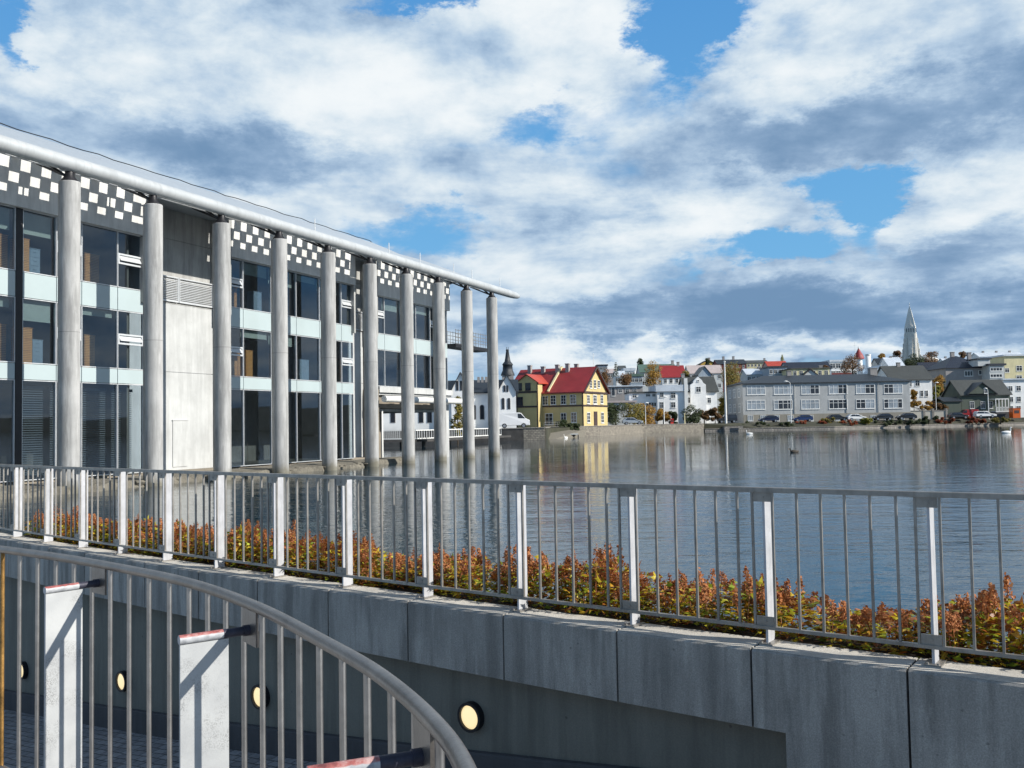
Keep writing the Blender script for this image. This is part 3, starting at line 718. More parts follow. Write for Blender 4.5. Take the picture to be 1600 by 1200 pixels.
# rim sheet rising from the tube, shared by the whole length, cut back towards the tip
prof = [(.14, 11.672), (.0, 11.705), (-.15, 11.70), (-.28, 11.66), (-.40, 11.60)]
v = []; fs = []; n = 52
for i in range(n + 1):
    s = -11 + (s_end - .5 + 11) * i / n; f = min(1, max(.02, (s_end - .4 - s) / 4.5))
    for u, z in prof: v.append(B(s, .15 + (u - .15) * f, 11.68 + (z - 11.68) * f))
    for u, z in prof[::-1]: v.append(B(s, .15 + (u - .15) * f, 11.68 + (z - 11.68) * f - .07))
k = 2 * len(prof)
for i in range(n):
    for j in range(k): fs.append((i * k + j, (i + 1) * k + j, (i + 1) * k + (j + 1) % k, i * k + (j + 1) % k))
m = MB(); m.add(v, fs, False)
m.build('eave_sheet', M['roof_metal'], ch)
for i in range(-3, 12):
    s = i * 3.0 - 1; m = MB()
    m.tube([B(s, u, z + .002) for u, z in prof], .012, 6)
    m.build('sheet_seam', M['roof_metal'], ch)
cab = MB(); R = random.Random(3); pts = []
for i in range(60):
    s = -11 + 48.5 * i / 59; f = min(1, max(.05, (s_end - .4 - s) / 4.5)); pts.append(B(s, -2.1 - 4.4 * f + (1 - f) * 2.1, 12.0 + 2.50 * min(1, max(.06, (38.2 - s) / 9.0)) + .03 * math.sin(i * 2.1) + R.uniform(-.02, .02) - (.35 if s > 37 else 0)))
cab.tube(pts, .022, 6); cab.build('lightning_cable', M['black_steel'], ch)
m = MB()
for s in (14.5, 21.4, 24.9, 29.2, 31.8, 36.2): m.tube([B(s, -.2, 11.68), B(s, -.2, 12.4)], .02, 6)
m.build('cable_stud', M['white_paint'], ch)
# lattice of square panels between rim and wall: daylight falls through every other cell
def zl(u): return 11.56 + (-.38 - u) * .18
def lattice(s0, s1):
    m = MB(); cell = .43
    rows = [(-.38, -.98), (-.98, -1.58), (-1.58, -2.2)]
    n = int((s1 - s0) / cell)
    for r, (ua, ub) in enumerate(rows):
        for i in range(n):
            if (i + r) % 2 == 0: continue
            a = s0 + i * cell
            m.slab([B(a - .012, ua + .0, zl(ua)), B(a + cell + .012, ua, zl(ua)), B(a + cell + .012, ub, zl(ub)), B(a - .012, ub, zl(ub))], (0, 0, .05))
    for u in (-.38, -.98, -1.58): m.bar(B(s0, u, zl(u) - .026), B(s1, u, zl(u) - .026), .04, .05)
    return m.build('roof_lattice', M['lattice'], ch)
lattice(-10.5, 5.65); lattice(10.6, 20.6); lattice(22.9, 34.0)
m = MB()
for s0, s1 in ((-10.5, 5.65), (10.6, 20.6), (22.9, 34.0)): m.bar(B(s0, -.75, 11.42), B(s1, -.75, 11.42), .05, .07)
m.bar(B(5.65, -.75, 11.42), B(10.6, -.75, 11.42), .05, .07)
m.build('purlin', M['alu'], ch)
# vaulted roof behind the lattice
m = MB(); v = []; fs = []; ks = 24
for i in range(ks + 1):
    s = -12 + 48.5 * i / ks; f = min(1, max(.06, (38.2 - s) / 9.0))
    for top in (0, .14):
        for j in range(13):
            d_ = 15.0 * j / 12; v.append(B(s, -2.1 - d_ * (1 if s < 32 else max(.25, f)) + (1 - f) * 1.2, 12.0 + .14 * f + f * (.70 * d_ - .04 * d_ * d_) - top))
for i in range(ks):
    for j in range(12):
        a = i * 26 + j; fs.append((a, a + 26, a + 27, a + 1)); fs.append((a + 13, a + 14, a + 40, a + 39))
    a = i * 26; fs.append((a, a + 13, a + 39, a + 26)); a += 12; fs.append((a, a + 26, a + 39, a + 13))
for e in (0, ks * 26): fs.append(tuple(e + j for j in range(13)) + tuple(e + 25 - j for j in range(13)))
m.add(v, fs, True); m.build('vaulted_roof', M['roof_metal'], ch)
# solid roof strip over the recessed towers
for s0, s1 in ((5.65, 10.6), (20.6, 22.9)):
    m = MB(); m.slab([B(s0, -.39, 11.62), B(s1, -.39, 11.62), B(s1, -3.6, 11.9), B(s0, -3.6, 11.9)], (0, 0, .06)); m.build('roof_strip', M['roof_metal'], ch)
# concrete bands, end walls, tower blocks
m = MB()
for s0, s1, zb in ((-12, 5.70, 10.15), (10.8, 21.05, 10.12), (23.4, 32.4, 9.85)): bbox(m, s0, s1, U - .35, U, zb, 11.95)
m.build('concrete_band', M['band_concrete'], ch)
for s0, s1 in ((5.70, 10.8), (21.05, 23.4)):
    m = MB(); bbox(m, s0, s1, -3.6, -3.3, 7.67, 10.53); bbox(m, s0, s1, -3.6, -3.33, 10.53, 10.56); bbox(m, s0, s1, -3.6, -3.3, 10.56, 11.9)
    bbox(m, s0 - .15, s0 - .001, -3.6, U - .02, 7.4, 11.9); bbox(m, s1 - .15, s1 - .001, -3.301, U - .02, 7.4, 11.9)
    m.build('recessed_wall', M['dark_concrete'], ch)
for s0, s1, uf in ((5.71, 10.64, -3.2), (21.06, 23.24, -3.2)):
    m = MB(); bbox(m, s0, s1, -3.6, uf, .3, 4.65); bbox(m, s0, s1, -3.6, uf, 4.675, 7.66); bbox(m, s0 + .03, s1 - .03, -3.55, uf - .03, 4.6, 4.7)
    t = m.build('tower_block', M['white_concrete'], ch)
    m = MB(); e = s0 + .02; w = s1 - e
    e = s0 + 1.4 if s0 < 10 else e; w = s1 - e
    for a, b in ((e, e + w * .385), (e + w * .395, s1)):
        for zz in (7.76, 8.83): bbox(m, a, b, uf - .04, uf + .04, zz, zz + .05)
        for aa in (a, b - .05): bbox(m, aa, aa + .05, uf - .042, uf + .038, 7.81, 8.83)
        for q in range(13): m.obox(B(a + .05, uf - .02, 7.84 + q * .076), bt * (b - a - .1), bn * .05 + Vector((0, 0, -.03)), Vector((0, 0, .022)))
    m.build('louvre', M['alu'], t)
    m = MB(); bbox(m, s0, s1, -3.3, uf + .01, 7.661, 7.70); m.build('ledge', M['dark_concrete'], t)
m = MB(); bbox(m, 8.11, 8.99, -3.2, -3.162, .5, 2.52); bbox(m, 8.07, 9.04, -3.2, -3.14, 2.53, 2.565); m.build('door', M['white_concrete'], ch)
# glazed bays
BR = random.Random(21)
def bay(s0, s1, floors, hop, blind=False, fr_=True):
    for fi, (z0, z1) in enumerate(floors):
        m = MB(); j = [BR.uniform(-.012, .012) for _ in range(4)]; q4 = [(s0 + .03, z0 + .03), (s1 - .03, z0 + .03), (s1 - .03, z1 - .03), (s0 + .03, z1 - .03)]
        m.hexa([B(s, U - .262 + j[0] + (j[1] if s > s0 + .1 else 0) + (j[2] if z > z0 + .1 else 0) - .012, z) for s, z in q4] + [B(s, U - .262 + j[0] + (j[1] if s > s0 + .1 else 0) + (j[2] if z > z0 + .1 else 0), z) for s, z in q4]); w = m.build('window', M['glass'], ch)
        m = MB(); fw = .045
        bbox(m, s0 + .012, s0 + .03, U - .32, U - .21, z0, z1); bbox(m, s1 - .03, s1 - .012, U - .32, U - .21, z0, z1)
        bbox(m, s0 + .03, s1 - .03, U - .318, U - .22, z0, z0 + .03); bbox(m, s0 + .03, s1 - .03, U - .318, U - .22, z1 - .03, z1)
        m.build('window_frame', M['alu'], w)
        if hop and fi > 0:
            zc = z0 + (z1 - z0) * .42
            m = MB(); bbox(m, s0 + .03, s1 - .03, U - .28, U - .20, zc, zc + .07); bbox(m, s0 + .03, s1 - .03, U - .28, U - .20, zc + .36, zc + .43)
            for a in (s0 + .03, s1 - .09): bbox(m, a, a + .06, U - .279, U - .201, zc + .07, zc + .36)
            m.obox(B(s0 + .10, U - .26, zc + .34), bt * (s1 - s0 - .2), bn * .10 + Vector((0, 0, -.2)), Vector((0, 0, .02)))
            m.build('vent_window', M['alu'], w)
        if not hop and fi > 0 and BR.random() < .55:
            hh = BR.uniform(.25, .8); m = MB(); bbox(m, s0 + .08, s1 - .08, U - .46, U - .45, z1 - hh, z1 - .05); bbox(m, s0 + .08, s1 - .08, U - .47, U - .44, z1 - hh - .03, z1 - hh - .001); m.build('roller_blind', M['roller'], w)
        if blind and fi == 0:
            m = MB(); q = z1 - .35
            while q > z0 + .15:
                m.obox(B(s0 + .15, U - .75, q), bt * (s1 - s0 - .3), bn * .05 + Vector((0, 0, -.03)), Vector((0, 0, .006))); q -= .085
            bbox(m, s0 + .15, s1 - .15, U - .78, U - .66, z1 - .3, z1 - .18)
            m.build('venetian_blind', M['blind'], w)
F_A = [(.40, 4.0), (4.6, 6.95), (7.88, 10.15)]; F_B = [(.36, 3.98), (4.57, 6.88), (7.8, 10.12)]; F_C = [(4.5, 6.68), (7.62, 9.85)]
segA = [(-5.4, -3.9, 0, 1), (-3.9, -2.5, 1, 1), (-2.5, -.2, 0, 1), (.07, 1.5, 0, 1), (1.5, 2.63, 1, 1), (2.63, 4.36, 0, 1), (4.36, 5.70, 1, 1)]
segB = [(10.8, 11.84, 1, 0), (11.84, 13.9, 0, 0), (13.9, 15.9, 0, 0), (15.9, 17.9, 0, 0), (17.9, 19.93, 0, 0), (19.93, 21.05, 1, 0)]
segC = [(23.4, 24.4, 1, 0), (24.4, 26.3, 0, 0), (26.3, 28.14, 0, 0), (28.14, 30.0, 0, 0), (30.0, 31.3, 1, 0), (31.3, 32.35, 0, 0)]
for seg, fl in ((segA, F_A), (segB, F_B), (segC, F_C)):
    for s0, s1, hop, bl in seg:
        bay(s0, s1, fl, hop, bl)
        for (za, zb) in zip(fl, fl[1:]):
            m = MB(); bbox(m, s0 + .015, s1 - .015, U - .32, U - .215, za[1] + .02, zb[0] - .02); m.build('spandrel_panel', M['spandrel'], ch)
m = MB(); bbox(m, -.2, .07, U - .34, U - .2, .4, 10.15); m.build('mullion_post', M['black_steel'], ch)
# floors, back walls and soffits of the interior
m = MB()
for s0, s1, fl in ((-12, 5.65, ((4.04, 4.56), (7.0, 7.78))), (10.82, 21.05, ((4.04, 4.56), (7.0, 7.78))), (23.4, 32.3, ((3.2, 4.46), (6.72, 7.58)))):
    for z0, z1 in fl: bbox(m, s0, s1, -15, U - .33, z0, z1)
bbox(m, -12, 23.3, -15, U - .33, .1, .36)
m.build('floor_slab', M['dark_inside'], ch)
m = MB(); bbox(m, -12, 23.3, -7.2, -7.0, .36, 11.8); bbox(m, 23.31, 32.3, -7.2, -7.0, 4.46, 11.8)
for a in (5.0, 10.85, 20.8): bbox(m, a, a + .1, -6.99, U - .4, .36, 11.8)
bbox(m, 32.30, 32.4, -15, U - .36, 4.0, 11.8); bbox(m, 23.2, 23.38, -15, U - .01, .1, 4.3); bbox(m, -12, 32.3, -17, -16.8, 4.0, 11.6); bbox(m, -12, 23.2, -17.01, -16.81, -1, 4.0)
m.build('inner_wall', M['dark_inside'], ch)
# open passage under the far end: edge beam, pipe, pillars
m = MB(); bbox(m, 23.38, 32.6, U - .6, U + .05, 4.12, 4.47); bbox(m, 23.38, 32.6, U - .5, U - .1, 3.98, 4.09); m.build('edge_beam', M['white_concrete'], ch)
m = MB(); bbox(m, 23.38, 32.6, -14, U - .65, 3.02, 3.18); m.build('soffit', M['dark_concrete'], ch)
m = MB(); m.tube([B(s, -1.75, 3.72) for s in (23.2, 26, 29, 32, 33.4)], .19, 16); p = m.build('drain_pipe', M['white_paint'], ch)
for s in (25.1, 29.2): MB().tube([B(s, -1.75, 3.72), B(s + .55, -1.75, 3.72)], .215, 16).build('pipe_sleeve', M['alu'], p)
m = MB(); bbox(m, 26.6, 27.5, -5.4, -4.6, -1, 3.05); m.build('pillar', M['dark_inside'], ch)
m = MB(); bbox(m, 31.9, 32.4, -2.9, U - .2, -1, 3.95); m.build('pillar', M['white_concrete'], ch)
m = MB(); m.tube([B(24.3, -2.6, -1), B(24.3, -2.6, 3.1)], .07, 10); m.build('pole', M['white_paint'], ch)
# escape balcony at the far end
m = MB(); bbox(m, 32.41, 37.6, -2.9, -1.8, 7.38, 7.62); bk = m.build('escape_balcony', M['black_steel'], ch)
m = MB()
for u in (-1.84, -2.86):
    for z in (8.55, 8.3, 8.05, 7.85): m.bar(B(32.45, u, z), B(37.5, u, z), .03, .03)
    for i in range(14): m.bar(B(32.5 + i * .384, u, 7.62), B(32.5 + i * .384, u, 8.62), .025, .025)
m.build('balcony_rail', M['steel'], bk)
# stone ledge at the water line
R = random.Random(5); v = []; fs = []; n = 90
for i in range(n + 1):
    s = -12 + 37.5 * i / n; e = -.25 + R.uniform(-.25, .22) - (.9 if s > 20 else 0) + (.35 if s < 3 else 0); e2 = e + R.uniform(.1, .35)
    v += [B(s, U + .1, .30), B(s, -1.2, .27 + R.uniform(-.04, .04)), B(s, e, .2 + R.uniform(-.07, .08)), B(s, e2, -.25)]
for i in range(n):
    for k in range(3): fs.append((i * 4 + k, i * 4 + k + 1, (i + 1) * 4 + k + 1, (i + 1) * 4 + k))
MB().add(v, fs).build('ledge', M['rubble'], kind='structure', fix=False)
m = MB()
def rock(m, c, r, R, fl=.6):
    vs = []; fs = []; n = 7
    for j, (zz, rr) in enumerate(((-.6, .7), (.05, 1.0), (.55, .62))):
        for k in range(n):
            a = 2 * math.pi * k / n + j * .3; q = rr * r * R.uniform(.75, 1.2); vs.append(Vector(c) + Vector((q * math.cos(a), q * math.sin(a), zz * r * fl)))
    for j in range(2):
        for k in range(n): fs.append((j * n + k, j * n + (k + 1) % n, (j + 1) * n + (k + 1) % n, (j + 1) * n + k))
    fs.append(tuple(range(2 * n, 3 * n))); m.add(vs, fs)
for i in range(260):
    s = R.uniform(-8, 25); rock(m, B(s, R.uniform(-1.6, -.05) - (.9 if s > 20 else 0), .16), R.uniform(.08, .28), R)
m.build('rubble', M['rubble'], kind='stuff', fix=False)
# wooden cabinets standing inside the glass
cabs = [(-1.9, 7.9, 1.0, 1.25, 'broad wooden cabinet on the top floor at the left edge'), (-.82, 7.9, .55, 1.25, 'narrow wooden cabinet on the top floor just left of the dark mullion'), (.25, 7.9, .36, 1.25, 'slim wooden cabinet on the top floor right of the dark mullion'),
        (-1.8, 4.6, .85, 1.4, 'broad wooden cabinet on the middle floor at the left edge'), (-.8, 4.6, .5, 1.35, 'slim wooden cabinet on the middle floor left of the dark mullion'), (.3, 4.6, .45, 1.3, 'wooden cabinet on the middle floor right of the dark mullion'),
        (3.05, 7.9, .7, 1.15, 'wooden cabinet on the top floor between the first two columns'), (3.05, 4.6, .5, 1.25, 'wooden cabinet on the middle floor between the first two columns'),
        (11.3, 4.57, .7, 1.35, 'wooden cabinet on the middle floor just right of the third column'), (12.4, 4.57, .5, 1.3, 'wooden cabinet on the middle floor between the third and fourth columns'), (11.2, 7.8, .6, 1.0, 'reddish cabinet on the top floor just right of the third column'),
        (14.8, 4.57, .7, 1.3, 'wooden cabinet on the middle floor right of the fourth column'), (19.0, 4.57, .9, 1.3, 'wooden cabinet on the middle floor right of the fifth column')]
for s, z, w, h, lb in cabs:
    r = thing('wooden_cabinet', B(s, U - .9, z), math.pi / 2 - TH, lb, 'cabinet', 'wooden cabinets behind the glass')
    m = MB(); bbox(m, s, s + w, U - 1.1, U - .55, z + .003, z + h); bbox(m, s - .02, s + w + .02, U - 1.12, U - .53, z + h + .001, z + h + .03); m.build('carcass', M['wood'], r)
    m = MB()
    for k in range(1, 4): bbox(m, s + .03, s + w - .03, U - .55, U - .535, z + h * (k - 1) / 3 + .04, z + h * k / 3 - .01)
    m.build('drawer_front', M['wood'], r)

fil = [(.62, 7.9, .45, .95, 'blue grey filing cabinet on the top floor between dark mullion and first column'), (.75, 4.6, .45, .9, 'blue grey filing cabinet on the middle floor between dark mullion and first column'), (16.6, 4.57, .8, 1.1, 'blue grey filing cabinet on the middle floor left of the fifth column'), (13.0, 7.8, .6, 1.0, 'blue grey filing cabinet on the top floor left of the fourth column'), (27.0, 4.5, .8, 1.1, 'blue grey filing cabinet on the middle floor right of the seventh column')]
for s, z, w, h, lb in fil:
    r = thing('filing_cabinet', B(s, U - .8, z), math.pi / 2 - TH, lb, 'cabinet', 'filing cabinets behind the glass')
    m = MB(); bbox(m, s, s + w, U - .95, U - .56, z + .003, z + h); bbox(m, s - .01, s + w + .01, U - .96, U - .54, z + h + .001, z + h + .025); m.build('carcass', M['file_grey'], r)
    for k in range(3):
        m = MB(); bbox(m, s + .02, s + w - .02, U - .56, U - .545, z + h * k / 3 + .02, z + h * (k + 1) / 3 - .01); bbox(m, s + w * .35, s + w * .65, U - .545, U - .525, z + h * (k + .6) / 3, z + h * (k + .6) / 3 + .02); m.build('drawer_front', M['file_grey'], r)
# ------------------------------------------------------------------ far shore: builders
UP = Vector((0, 0, 1))
def windows(root, o, t, out, rects, frame=None, pane=None, name='window', proud=.07, grid=None):
    """rects: (u0, u1, z0, z1, columns, rows) on the wall plane o + u t, z absolute"""
    frame = frame or M['white_paint']; pane = pane or M['pane']
    for rc in rects:
        u0, u1, z0, z1 = rc[:4]; nc, nr = (rc[4], rc[5]) if len(rc) > 5 else (2, 2); pn = rc[6] if len(rc) > 6 else pane
        o2 = Vector((o.x, o.y, 0)); fw = max(.07, min(.14, (u1 - u0) * .07))
        m = MB(); e = out * proud
        m.obox(o2 + t * u0 + UP * z0, t * (u1 - u0), e, UP * fw); m.obox(o2 + t * u0 + UP * (z1 - fw), t * (u1 - u0), e, UP * fw)
        for a in (u0, u1 - fw): m.obox(o2 + t * a + UP * (z0 + fw), t * fw, e, UP * (z1 - z0 - 2 * fw))
        for k in range(1, nc):
            a = u0 + (u1 - u0) * k / nc; m.obox(o2 + t * (a - fw * .35) + UP * (z0 + fw), t * fw * .7, e * .9, UP * (z1 - z0 - 2 * fw))
        for k in range(1, nr):
            z = z0 + (z1 - z0) * (k / nr if nr != 2 else .64); m.obox(o2 + t * (u0 + fw) + UP * (z - fw * .3), t * (u1 - u0 - 2 * fw), e * .8, UP * fw * .6)
        m.obox(o2 + t * (u0 - .06) + UP * (z0 - .07), t * (u1 - u0 + .12), out * (proud + .05), UP * .068)
        w = m.build(name, frame, root)
        p = MB()
        if len(rc) > 7:      # some lights curtained, others dark
            for k in range(nc):
                a0 = u0 + fw + (u1 - u0 - 2 * fw) * k / nc; p.obox(o2 + t * a0 + UP * (z0 + fw), t * ((u1 - u0 - 2 * fw) / nc - .001), out * .03, UP * (z1 - z0 - 2 * fw))
            ob = p.build('pane', M['pale_pane'], w); ob.data.materials.append(M['pane'])
            for k, ch_ in enumerate(rc[7]):
                if ch_ == 'd':
                    for q in range(6): ob.data.polygons[k * 6 + q].material_index = 1
        else:
            p.obox(o2 + t * (u0 + fw) + UP * (z0 + fw), t * (u1 - u0 - 2 * fw), out * .03, UP * (z1 - z0 - 2 * fw)); p.build('pane', pn, w)
def px_rects(o, t, out, lst):
    r = []
    for x0, y0, x1, y1, *rest in lst:
        a = onplane(x0, y1, o, out); b = onplane(x1, y0, o, out)
        r.append((( a - o).dot(t), (b - o).dot(t), a.z, b.z, *rest))
    return r
def roof_gable(m, A, t, mm, w, d, ze, zr, ridge, ov=.4, th=.22):
    A = Vector((A.x, A.y, 0))
    if ridge == 'x':
        k = (zr - ze) / (d / 2); lo = ze - k * ov
        a = A - t * ov; L = t * (w + 2 * ov)
        m.slab([a - mm * ov + UP * lo, a + L - mm * ov + UP * lo, a + L + mm * d / 2 + UP * zr, a + mm * d / 2 + UP * zr], UP * th)
        m.slab([a + mm * (d + ov) + UP * lo, a + L + mm * (d + ov) + UP * lo, a + L + mm * (d / 2 + .001) + UP * zr, a + mm * (d / 2 + .001) + UP * zr], UP * th)
    elif ridge == 'y':
        k = (zr - ze) / (w / 2); lo = ze - k * ov; a = A - mm * ov; L = mm * (d + 2 * ov)
        m.slab([a - t * ov + UP * lo, a + L - t * ov + UP * lo, a + L + t * w / 2 + UP * zr, a + t * w / 2 + UP * zr], UP * th)
        m.slab([a + t * (w + ov) + UP * lo, a + L + t * (w + ov) + UP * lo, a + L + t * (w / 2 + .001) + UP * zr, a + t * (w / 2 + .001) + UP * zr], UP * th)
    elif ridge == 'hip':
        r0 = min(w, d) / 2 * .9; e = [A - t * ov - mm * ov, A + t * (w + ov) - mm * ov, A + t * (w + ov) + mm * (d + ov), A - t * ov + mm * (d + ov)]
        R0 = A + t * r0 + mm * d / 2; R1 = A + t * (w - r0) + mm * d / 2
        m.add([p + UP * (ze - .05) for p in e] + [p + UP * (ze + .12) for p in e] + [R0 + UP * zr, R1 + UP * zr],
              [(3, 2, 1, 0), (0, 1, 5, 4), (1, 2, 6, 5), (2, 3, 7, 6), (3, 0, 4, 7), (4, 5, 9, 8), (5, 6, 9), (6, 7, 8, 9), (7, 4, 8)])
    else:
        m.obox(A - t * ov - mm * ov + UP * ze, t * (w + 2 * ov), mm * (d + 2 * ov), UP * max(.25, zr - ze))
def house(name, label, x0, x1, Z0, Z1, ye, yr, depth, ridge, wall, roof, wins=(), chim=(), cat='house', group=None, base=None, ov=.4, frame=None, Lr=None, auto=None, pane=None):
    xm = (x0 + x1) / 2; A = aty(x0, ye, Z0); Bq = aty(x1, ye, Z1); A.z = Bq.z = 0
    t = (Bq - A).normalized(); w = (Bq - A).length; mm = Vector((-t.y, t.x, 0)); out = -mm
    Zm = (Z0 + Z1) / 2; ze = aty(xm, ye, Zm).z; zr = aty(xm, yr, Zm + (depth / 2 if ridge in ('x', 'hip') else 0)).z
    zb = tz(0, min(Z0, Z1)) - .4 if base is None else base
    r = thing(name, (A + t * w / 2 + mm * depth / 2) + UP * zb, math.atan2(t.y, t.x), label, cat, group)
    m = MB(); m.obox(A + UP * zb, t * w, mm * depth, UP * (ze - zb))
    if ridge == 'x':
        for q in (A, A + t * (w - .2)): m.prism([(.02, ze + .001), (depth - .02, ze + .001), (depth / 2, zr)], Vector((q.x, q.y, 0)), mm, UP, t * .2)
    if ridge == 'y':
        for q in (A, A + mm * (depth - .2)): m.prism([(.02, ze + .001), (w - .02, ze + .001), (w / 2, zr)], Vector((q.x, q.y, 0)), t, UP, mm * .2)
    m.build('wall', M[wall], r)
    m = MB(); roof_gable(m, A, t, mm, w, depth, ze, zr, ridge, ov); rf = m.build('roof', M[roof], r)
    for f, g, hh, ww in chim:
        m = MB(); c = A + t * w * f + mm * depth * g; zt = (zr if ridge != 'flat' else ze) + hh; m.obox(c - t * ww / 2 - mm * ww / 2 + UP * (ze - .2), t * ww, mm * ww, UP * (zt - ze + .2)); m.obox(c - t * (ww / 2 + .08) - mm * (ww / 2 + .08) + UP * (zt + .001), t * (ww + .16), mm * (ww + .16), UP * .15)
        m.build('chimney', M['taupe'], rf)
    rects = px_rects(A, t, out, wins)
    if auto:
        nc, nr, ww, hh = auto; fl = (ze - max(zb, ze - nr * 3.0 - .4) - .5) / nr
        for j in range(nr):
            for i in range(nc):
                u = w * (i + .5) / nc; z = ze - .55 - hh - j * fl; rects.append((u - ww / 2, u + ww / 2, z, z + hh, 2, 2))
    windows(r, A, t, out, rects, frame, pane)
    r_info = dict(root=r, A=A, t=t, mm=mm, w=w, ze=ze, zr=zr, zb=zb)
    return r_info
def leaves(m, c, rad, n, size, R, squash=(1, 1, 1), hollow=.35):
    for i in range(n):
        d = Vector((R.gauss(0, 1), R.gauss(0, 1), R.gauss(0, 1))).normalized(); q = rad * (hollow + (1 - hollow) * R.random() ** .5) * R.uniform(.85, 1.1)
        p = c + Vector((d.x * squash[0], d.y * squash[1], d.z * squash[2])) * q
        u = Vector((R.gauss(0, 1), R.gauss(0, 1), R.gauss(0, .7))).normalized(); v_ = u.orthogonal().normalized(); s = size * R.uniform(.6, 1.35)
        m.add([p + u * s, p + v_ * s * .55, p - u * s * .9, p - v_ * s * .55], [(0, 1, 2, 3)])
def tree(px, py_top, py_base, wpx, Z, mat, label, seed, kind='round', name='tree', group='trees on the far shore', sparse=1.0, zb=None):
    R = random.Random(seed); top = aty(px, py_top, Z); b = tz(top.x, Z) if zb is None else zb; zbp = aty(px, py_base, Z).z
    b = min(b, zbp); wr = wpx / F * Z / 2; H = top.z - zbp; o = Vector((top.x, Z, b))
    r = thing(name, o, 0, label, 'tree' if name != 'bush' else 'bush', group)
    m = MB(); size = max(.16, Z / 1450 * .95)
    if kind == 'conifer':
        for k in range(9):
            f = k / 9; c = Vector((top.x, Z, zbp + H * (f * .95 + .03))); leaves(m, c, wr * (1.05 - f) + .15, int(110 * sparse), size * .8, R, (1, 1, .3))
    else:
        nk = 18 if name != 'bush' else 12
        for k in range(nk):
            f = R.uniform(.12, .92); a = R.uniform(0, 6.28); env = math.sin(math.pi * min(.97, .18 + f * .78)) ** .7 if name != 'bush' else 1.25; q = wr * env * R.uniform(.25, .72)
            c = Vector((top.x + q * math.cos(a), Z + q * math.sin(a), zbp + H * f)); rr = max(.35, min(wr, H / 2) * R.uniform(.38, .62))
            leaves(m, c, rr, int(170 * sparse), size, R, (1.05, 1.05, .9))
    m.build('crown', mat, r, fix=False)
    m = MB(); zt = zbp + H * .75; rt = max(.08, wr * .07)
    m.tube([o - UP * .3, o + (Vector((top.x, Z, zbp)) - o) * .9 + UP * .05, Vector((top.x + wr * .05, Z, zt))], [rt * 1.4, rt, rt * .35], 8)
    for k in range(6 if kind != 'conifer' else 0):
        a = R.uniform(0, 6.28); z0 = zbp + H * R.uniform(.0, .45); p0 = Vector((top.x, Z, z0)); p1 = p0 + Vector((math.cos(a) * wr * .7, math.sin(a) * wr * .7, H * R.uniform(.2, .4)))
        m.tube([p0, p0.lerp(p1, .5) + UP * H * .03, p1], [rt * .5, rt * .35, rt * .12], 6)
    m.build('trunk' if name != 'bush' else 'stem', M['bark'], r)
    return r

# ------------------------------------------------------------------ yellow house with red roofs
Zc = 148; Cn = aty(911, 640, Zc); Cn.z = 0
lam = RAD(27); L = Vector((-math.cos(lam), math.sin(lam), 0)); G = Vector((math.sin(lam), math.cos(lam), 0))
def solve(px, o, d):
    rr = ray(px, 640); k = rr.x / rr.y; return (k * o.y - o.x) / (d.x - k * d.y)
g = solve(949, Cn, G); ll = solve(796, Cn, L)
zb = 1.5; ze = aty(911, 610.5, Zc).z; Rp = Cn + G * g / 2; zr = aty(930, 574.5, Rp.y).z
yh = thing('yellow_house', Cn + L * ll / 2 + G * g / 2 + UP * zb, math.atan2(-L.y, -L.x), 'large mustard yellow timber house with red iron roofs at the water edge', 'house')
nL = Vector((-math.sin(lam), -math.cos(lam), 0)); nG = Vector((math.cos(lam), -math.sin(lam), 0)); D = -L      # D runs from the left end to the corner
E0 = Cn + L * ll
m = MB(); m.obox(E0 + UP * zb, D * ll, G * g, UP * (ze - zb))
m.prism([(.02, ze + .001), (g - .02, ze + .001), (g / 2, zr)], Vector((Cn.x, Cn.y, 0)) - D * .25, G, UP, D * .25)
# projecting wing
w0 = solve(848, Cn, L); w1 = w0 + 3.9; pr = 1.7; zw = aty(820, 612, 150).z; zwt = aty(820, 598, 150).z; wzr = aty(815, 585.5, 150).z
Wc = Cn + L * w1
m.obox(Wc + nL * pr + UP * zb, D * (w1 - w0), -nL * (pr - .002), UP * (zwt - zb))
m.prism([(0.02, zwt + .001), (w1 - w0 - .02, zwt + .001), ((w1 - w0) / 2, wzr)], Wc + nL * pr, D, UP, -nL * .2)
m.build('wall', M['yellow'], yh)
m = MB(); roof_gable(m, E0, D, G, ll, g, ze, zr, 'x', .45, .2); rf = m.build('roof', M['red_roof'], yh)
m = MB(); roof_gable(m, Wc + nL * pr, D, -nL, w1 - w0, pr + g * .42, zwt, wzr, 'y', .3, .16); m.build('wing_roof', M['orange_roof'], yh)
m = MB(); fwz = solve(858, Cn, L); q = Cn + L * fwz
m.add([], [])
for sg in (0, 1):
    a = q + (G * -.3 if sg == 0 else G * (g + .3)); b = q + G * g / 2
    m.bar(a + UP * (ze + .0 if sg == 0 else ze), b + UP * (zr + .35), .3, .35)
m.build('gable_coping', M['cream'], rf)
for f, hh in ((.13, .7), (.32, .4), (.52, .6), (.66, .7), (.72, .7)):
    c = E0 + D * ll * f + G * g * (.42 if f != .72 else .6); m = MB(); m.obox(c - D * .3 - G * .3 + UP * (zr - 1.6), D * .6, G * .6, UP * (1.6 + hh)); m.obox(c - D * .36 - G * .36 + UP * (zr + hh + .001), D * .72, G * .72, UP * .15); m.build('chimney', M['taupe'], rf)
